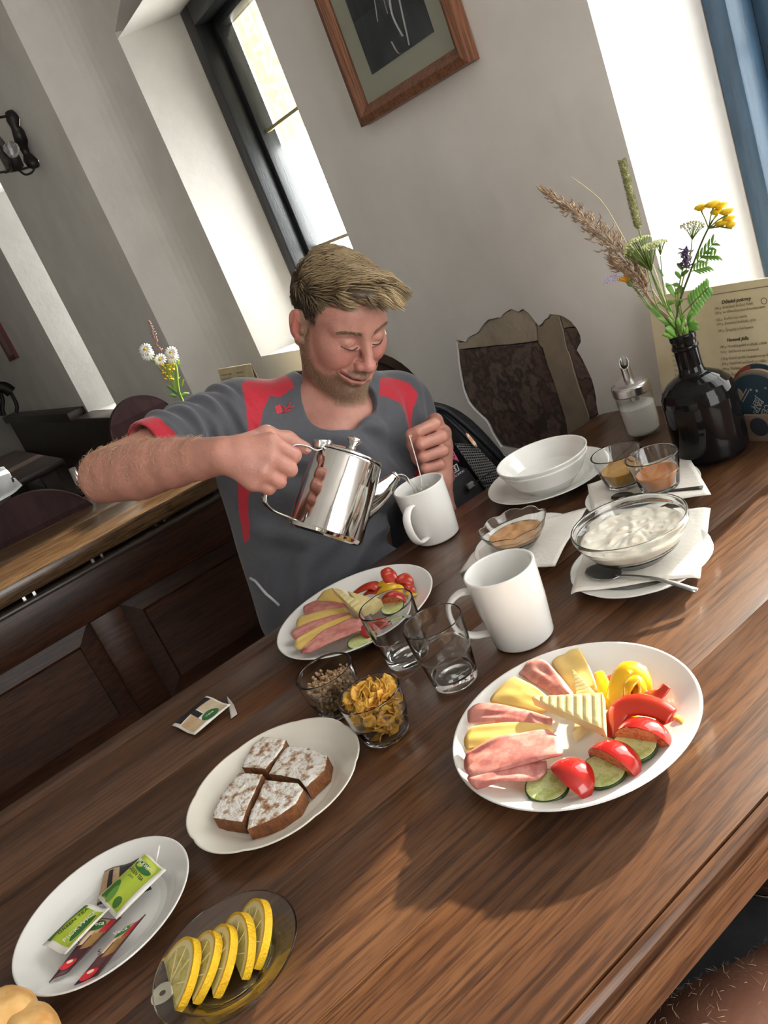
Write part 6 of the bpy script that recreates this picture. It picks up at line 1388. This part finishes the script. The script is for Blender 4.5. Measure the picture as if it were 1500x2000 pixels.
# blond hair on the forearms
dE = wrR-elR; t_ = ((bodyP-elR)@dE)/(dE@dE); dist = np.linalg.norm(bodyP-elR-t_[:,None]*dE,axis=1); msk = (t_ > -.12) & (t_ < .86) & (dist < .062) & (bodyN[:,2] > -.15) & (bodyP[:,1] < .5)
ua = elR-shR; t2 = ((bodyP-shR)@ua)/(ua@ua); d2 = np.linalg.norm(bodyP-shR-t2[:,None]*ua,axis=1); msk |= (t2 > .60) & (t2 < 1.02) & (d2 < .055) & (bodyN[:,2] > .3)
pick = np.nonzero(msk & (rg.rand(len(bodyP)) < .09))[0]; nn = len(pick)
fuzz('arm_hair', bodyP[pick], bodyN[pick], np.tile(dE/np.linalg.norm(dE)*.6+np.array([0,0,.25]),(nn,1))+rg.normal(0,.45,(nn,3)), rg.uniform(.007,.015,nn), .00022, mat('arm_hair',(.62,.43,.25),.5), man, .30)
# ------------------------------------------------------------------ shirt
S_ = Field((-1.70,.22,.42), (-1.20,1.0,1.20), .0034)
lat = (shL-shR)/np.linalg.norm(shL-shR); dep = np.cross(lat,np.array([0,0,1.])); dep /= np.linalg.norm(dep); AXS = np.stack([lat,dep,np.cross(lat,dep)],1)
latw = np.array([.18,.98,-.10]); latw /= np.linalg.norm(latw); depw = np.cross(latw,[0,0,1.]); depw /= np.linalg.norm(depw); AXW = np.stack([latw,depw,np.cross(latw,depw)],1)
S_.ell((-1.478,.705,.905),(.188,.120,.165),AXS,.04); S_.cone((-1.49,.535,.985),(-1.462,.478,.66),.074,.080,.06); S_.cone(shR,shL,.066,.066,.05); S_.ell((-1.455,.655,.76),(.180,.135,.17),AXW,.06); S_.ell((-1.455,.612,.62),(.186,.150,.15),AXW,.06); S_.ell((-1.47,.60,.50),(.19,.16,.12),AXW,.05)
seR, seL = L3(shR,elR,.68), L3(shL,elL,.66)
S_.cone(shR,seR,.074,.064,.03); S_.cone(shL,seL,.072,.064,.03)
nax = hw(-.030,0,-.045)-nk0; nax /= np.linalg.norm(nax)
S_.cone(nk0-nax*.03, nk0+nax*.012, .098, .076, .05)
S_.cone(nk0-nax*.03, nk0+nax*.12, .064, .072, .006, 'cut'); S_.ell(nk0+np.array([.070,-.022,.006]),(.050,.066,.042),None,.012,'cut'); S_.cone(nk0+np.array([.015,-.052,.050]),nk0+np.array([.066,-.052,.022]),.034,.046,.012,'cut')
for sh_, se_, ra in ((shR,seR,.0590),(shL,seL,.054)):
    d_ = (se_-sh_)/np.linalg.norm(se_-sh_); S_.cone(se_-d_*.035, se_+d_*.09, ra-.004, ra+.003, .004, 'cut')
    c_ = se_+d_*.085; S_.ell(c_, (.085,.12,.12), np.stack([d_,np.cross(d_,[.3,.5,.8])/np.linalg.norm(np.cross(d_,[.3,.5,.8])),np.cross(d_,np.cross(d_,[.3,.5,.8]))/np.linalg.norm(np.cross(d_,[.3,.5,.8]))],1), .003, 'cut')
P, F = S_.mesh(); del S_
P = relax(P, F, 2, .5); N_ = normals(P, F)
# folds: pulled sleeve ridges, drapes across the chest and belly
dR = (seR-shR); LR = np.linalg.norm(dR); dR = dR/LR; tR = ((P-shR)@dR)/LR; rR = np.linalg.norm(P-shR-(tR*LR)[:,None]*dR,axis=1); mR = sm(tR,.0,.25)*(1-sm(tR,.86,.97))*(1-sm(rR,.085,.11))
ang = np.arctan2(P[:,2]-shR[2]-tR*LR*dR[2], P[:,0]-shR[0]-tR*LR*dR[0])
nz = np.array([noise.noise(V(p*9.0)) for p in P]); nz2 = np.array([noise.noise(V((p[0]*5,p[1]*16-p[2]*7,p[2]*5))) for p in P])
disp = mR*.0042*(np.sin(tR*30+ang*1.3+nz*3.5)+.6*np.sin(tR*52-ang*2+nz*5))
wz = (1-mR)*(1-sm(P[:,2],.93,1.0)); fr_b = sm(P[:,0],-1.46,-1.36)
disp += wz*(.0080*nz2+.0070*fr_b*np.sin((P[:,2]*1.0+(P[:,1]-.66)*(P[:,1]-.66)*3.2)*85+nz*3.5)*sm(.82-P[:,2],-.02,.08)+.0070*fr_b*np.sin((P[:,1]*.75+P[:,2]*.65)*92+nz*3)*sm(P[:,2],.78,.86)*(1-sm(P[:,1],.74,.80))+.0070*fr_b*np.sin((P[:,1]*.95-P[:,2]*.30)*92+nz*3)*sm(P[:,2],.76,.84)*sm(P[:,1],.72,.78))
disp *= (1-np.clip(1-np.abs(np.linalg.norm(P-nk0,axis=1)-.07)/.03,0,1)*.7); P = P+N_*disp[:,None]
grey, red = np.array([.072,.075,.090]), np.array([.46,.012,.030]); cols = np.tile(grey,(len(P),1))
def in_poly(Q, poly):
    x, y = Q[:,0], Q[:,1]; ins = np.zeros(len(Q),bool); k = len(poly)
    for i in range(k):
        (x1,y1),(x2,y2) = poly[i],poly[(i+1)%k]; c = ((y1 > y) != (y2 > y)) & (x < (x2-x1)*(y-y1)/((y2-y1) or 1e-9)+x1); ins ^= c
    return ins
front_x = lambda py: np.interp(py,[730,800,900,1000,1100],[-1.475,-1.41,-1.372,-1.35,-1.32])
def yz(px): return [((w := W(x,y,X=float(front_x(y)))).y, w.z) for x, y in px]
redR = yz([(470,752),(480,742),(520,738),(560,722),(566,757),(545,776),(526,772),(516,802),(513,845),(508,890),(512,945),(519,1000),(533,1070),(529,1076),(509,1010),(496,950),(490,900),(490,840),(483,792)])
redL = yz([(712,742),(745,738),(778,748),(800,770),(799,800),(797,850),(790,872),(784,832),(775,806),(760,787),(735,777),(713,774)])
mm = in_poly(P[:,1:], redR) | in_poly(P[:,1:], redL); cols[mm] = red
hemR = (tR > .91) & (rR < .1); dL = (seL-shL)/np.linalg.norm(seL-shL); tL = ((P-shL)@dL)/np.linalg.norm(seL-shL); rL = np.linalg.norm(P-shL-(tL*np.linalg.norm(seL-shL))[:,None]*dL,axis=1); cols[hemR] = red; cols[(tL > .97) & (tL < 1.05) & (rL < .078) & (P[:,0] < -1.2)] = red
m_shirt = mat('shirt_fabric', (.1,.1,.1), .72, attr='Col', sheen=.25, bump=.12, bscale=700, var=((.92,.92,.92),(1.05,1.05,1.05)), scale=200)
shirt = mesh_obj('shirt', P, F, m_shirt, man, cols)
bv = BVHTree.FromPolygons([V(p) for p in P], F.tolist())
def on_shirt(x, y, lift=.001):
    d = (W(x,y,X=-1.3)-CAM).normalized(); h_, nrm_, _, _ = bv.ray_cast(CAM, d); 
    return (h_+nrm_*lift, nrm_) if h_ else (W(x,y,X=-1.36), V((1,0,0)))
m_logo = mat('shirt_logo', (.50,.03,.04), .6)
mb = MB(); g = [[on_shirt(x,y)[0] for x, y in ((536,794),(547,790))],[on_shirt(x,y)[0] for x, y in ((541,809),(552,805))]]; mb.grid(g)
for a, b in (((549,792),(560,800)),((552,806),(563,794)),((553,806),(568,801)),((562,796),(566,786)),((562,797),(575,795))): mb.tube([on_shirt(*a)[0],on_shirt((a[0]+b[0])/2,(a[1]+b[1])/2)[0],on_shirt(*b)[0]], .0014, 6)
mb.build('logo', m_logo, shirt)
MB().tube([on_shirt(x,y,.002)[0] for x, y in ((490,1128),(500,1134),(510,1146),(522,1160),(535,1172),(546,1182))], .0028, 8).build('piping', mat('silver_piping',(.5,.5,.52),.4), shirt)
ring = []
for k in range(40):
    a = 2*math.pi*k/40; e1 = np.cross(nax,[0,1,0]); e1 /= np.linalg.norm(e1); e2 = np.cross(nax,e1); o = nk0+nax*.015; dirv = V(e1*math.cos(a)+e2*math.sin(a)); 
    h_, nr, _, ds = bv.ray_cast(V(o), dirv, .16); ring.append(h_ if h_ else V(o)+dirv*.075)
# trousers under the table
T_ = Field((-1.70,.36,.02), (-.80,.88,.60), .006)
T_.ell((-1.48,.60,.50),(.15,.165,.10),None,.04)
for y, ky in ((.51,.47),(.69,.73)):
    T_.cone((-1.46,y,.50),(-1.03,ky,.52),.078,.06,.03); T_.cone((-1.03,ky,.52),(-1.06,ky,.10),.056,.042,.02); T_.cone((-1.06,ky,.07),(-.93,ky,.06),.038,.034,.02)
P, F = T_.mesh(); mesh_obj('trousers', P, F, mat('dark_trousers',(.012,.013,.016),.8), man)
# ------------------------------------------------------------------ bare leg of the second person, lower right corner
lg = empty('person', (-.2,.2,.5), 0, 'bare hairy leg of a second person under the table edge', 'person')
G_ = Field((-.75,-.1,.18), (.10,.75,.72), .005)
ka, kb, kc = a3(W(1520,2060,Z=.545)), a3(W(1620,1930,Z=.54)), a3(W(1500,2260,Z=.54))
d_ = np.array([.0,.0,0]); p0 = a3(W(1322,2000,Z=.50)); p1 = a3(W(1505,1868,Z=.50)); ax_ = (p1-p0)/np.linalg.norm(p1-p0); nrm2 = np.array([-ax_[1],ax_[0],0]); nrm2 = nrm2 if nrm2[0] > 0 else -nrm2
G_.cone(p0+nrm2*.085-ax_*.35, p0+nrm2*.080+ax_*.02, .09, .078, .03); G_.cone(p0+nrm2*.080, p1+nrm2*.068+ax_*.10, .078, .066, .03); G_.cone(p1+nrm2*.068+ax_*.10, p1+nrm2*.068+ax_*.12+np.array([0,0,-.42]), .06, .045, .03)
P, F = G_.mesh(); lb = mesh_obj('leg', P, F, m_skin2, lg); Nn = normals(P,F)
pick = np.nonzero((P[:,2] > .44) & (rg.rand(len(P)) < .12))[0]; nn = len(pick)
fuzz('leg_hair', P[pick], Nn[pick], rg.normal(0,1,(nn,3)), rg.uniform(.005,.010,nn), .00022, mat('leg_hair',(.62,.48,.33),.5), lg, .4)
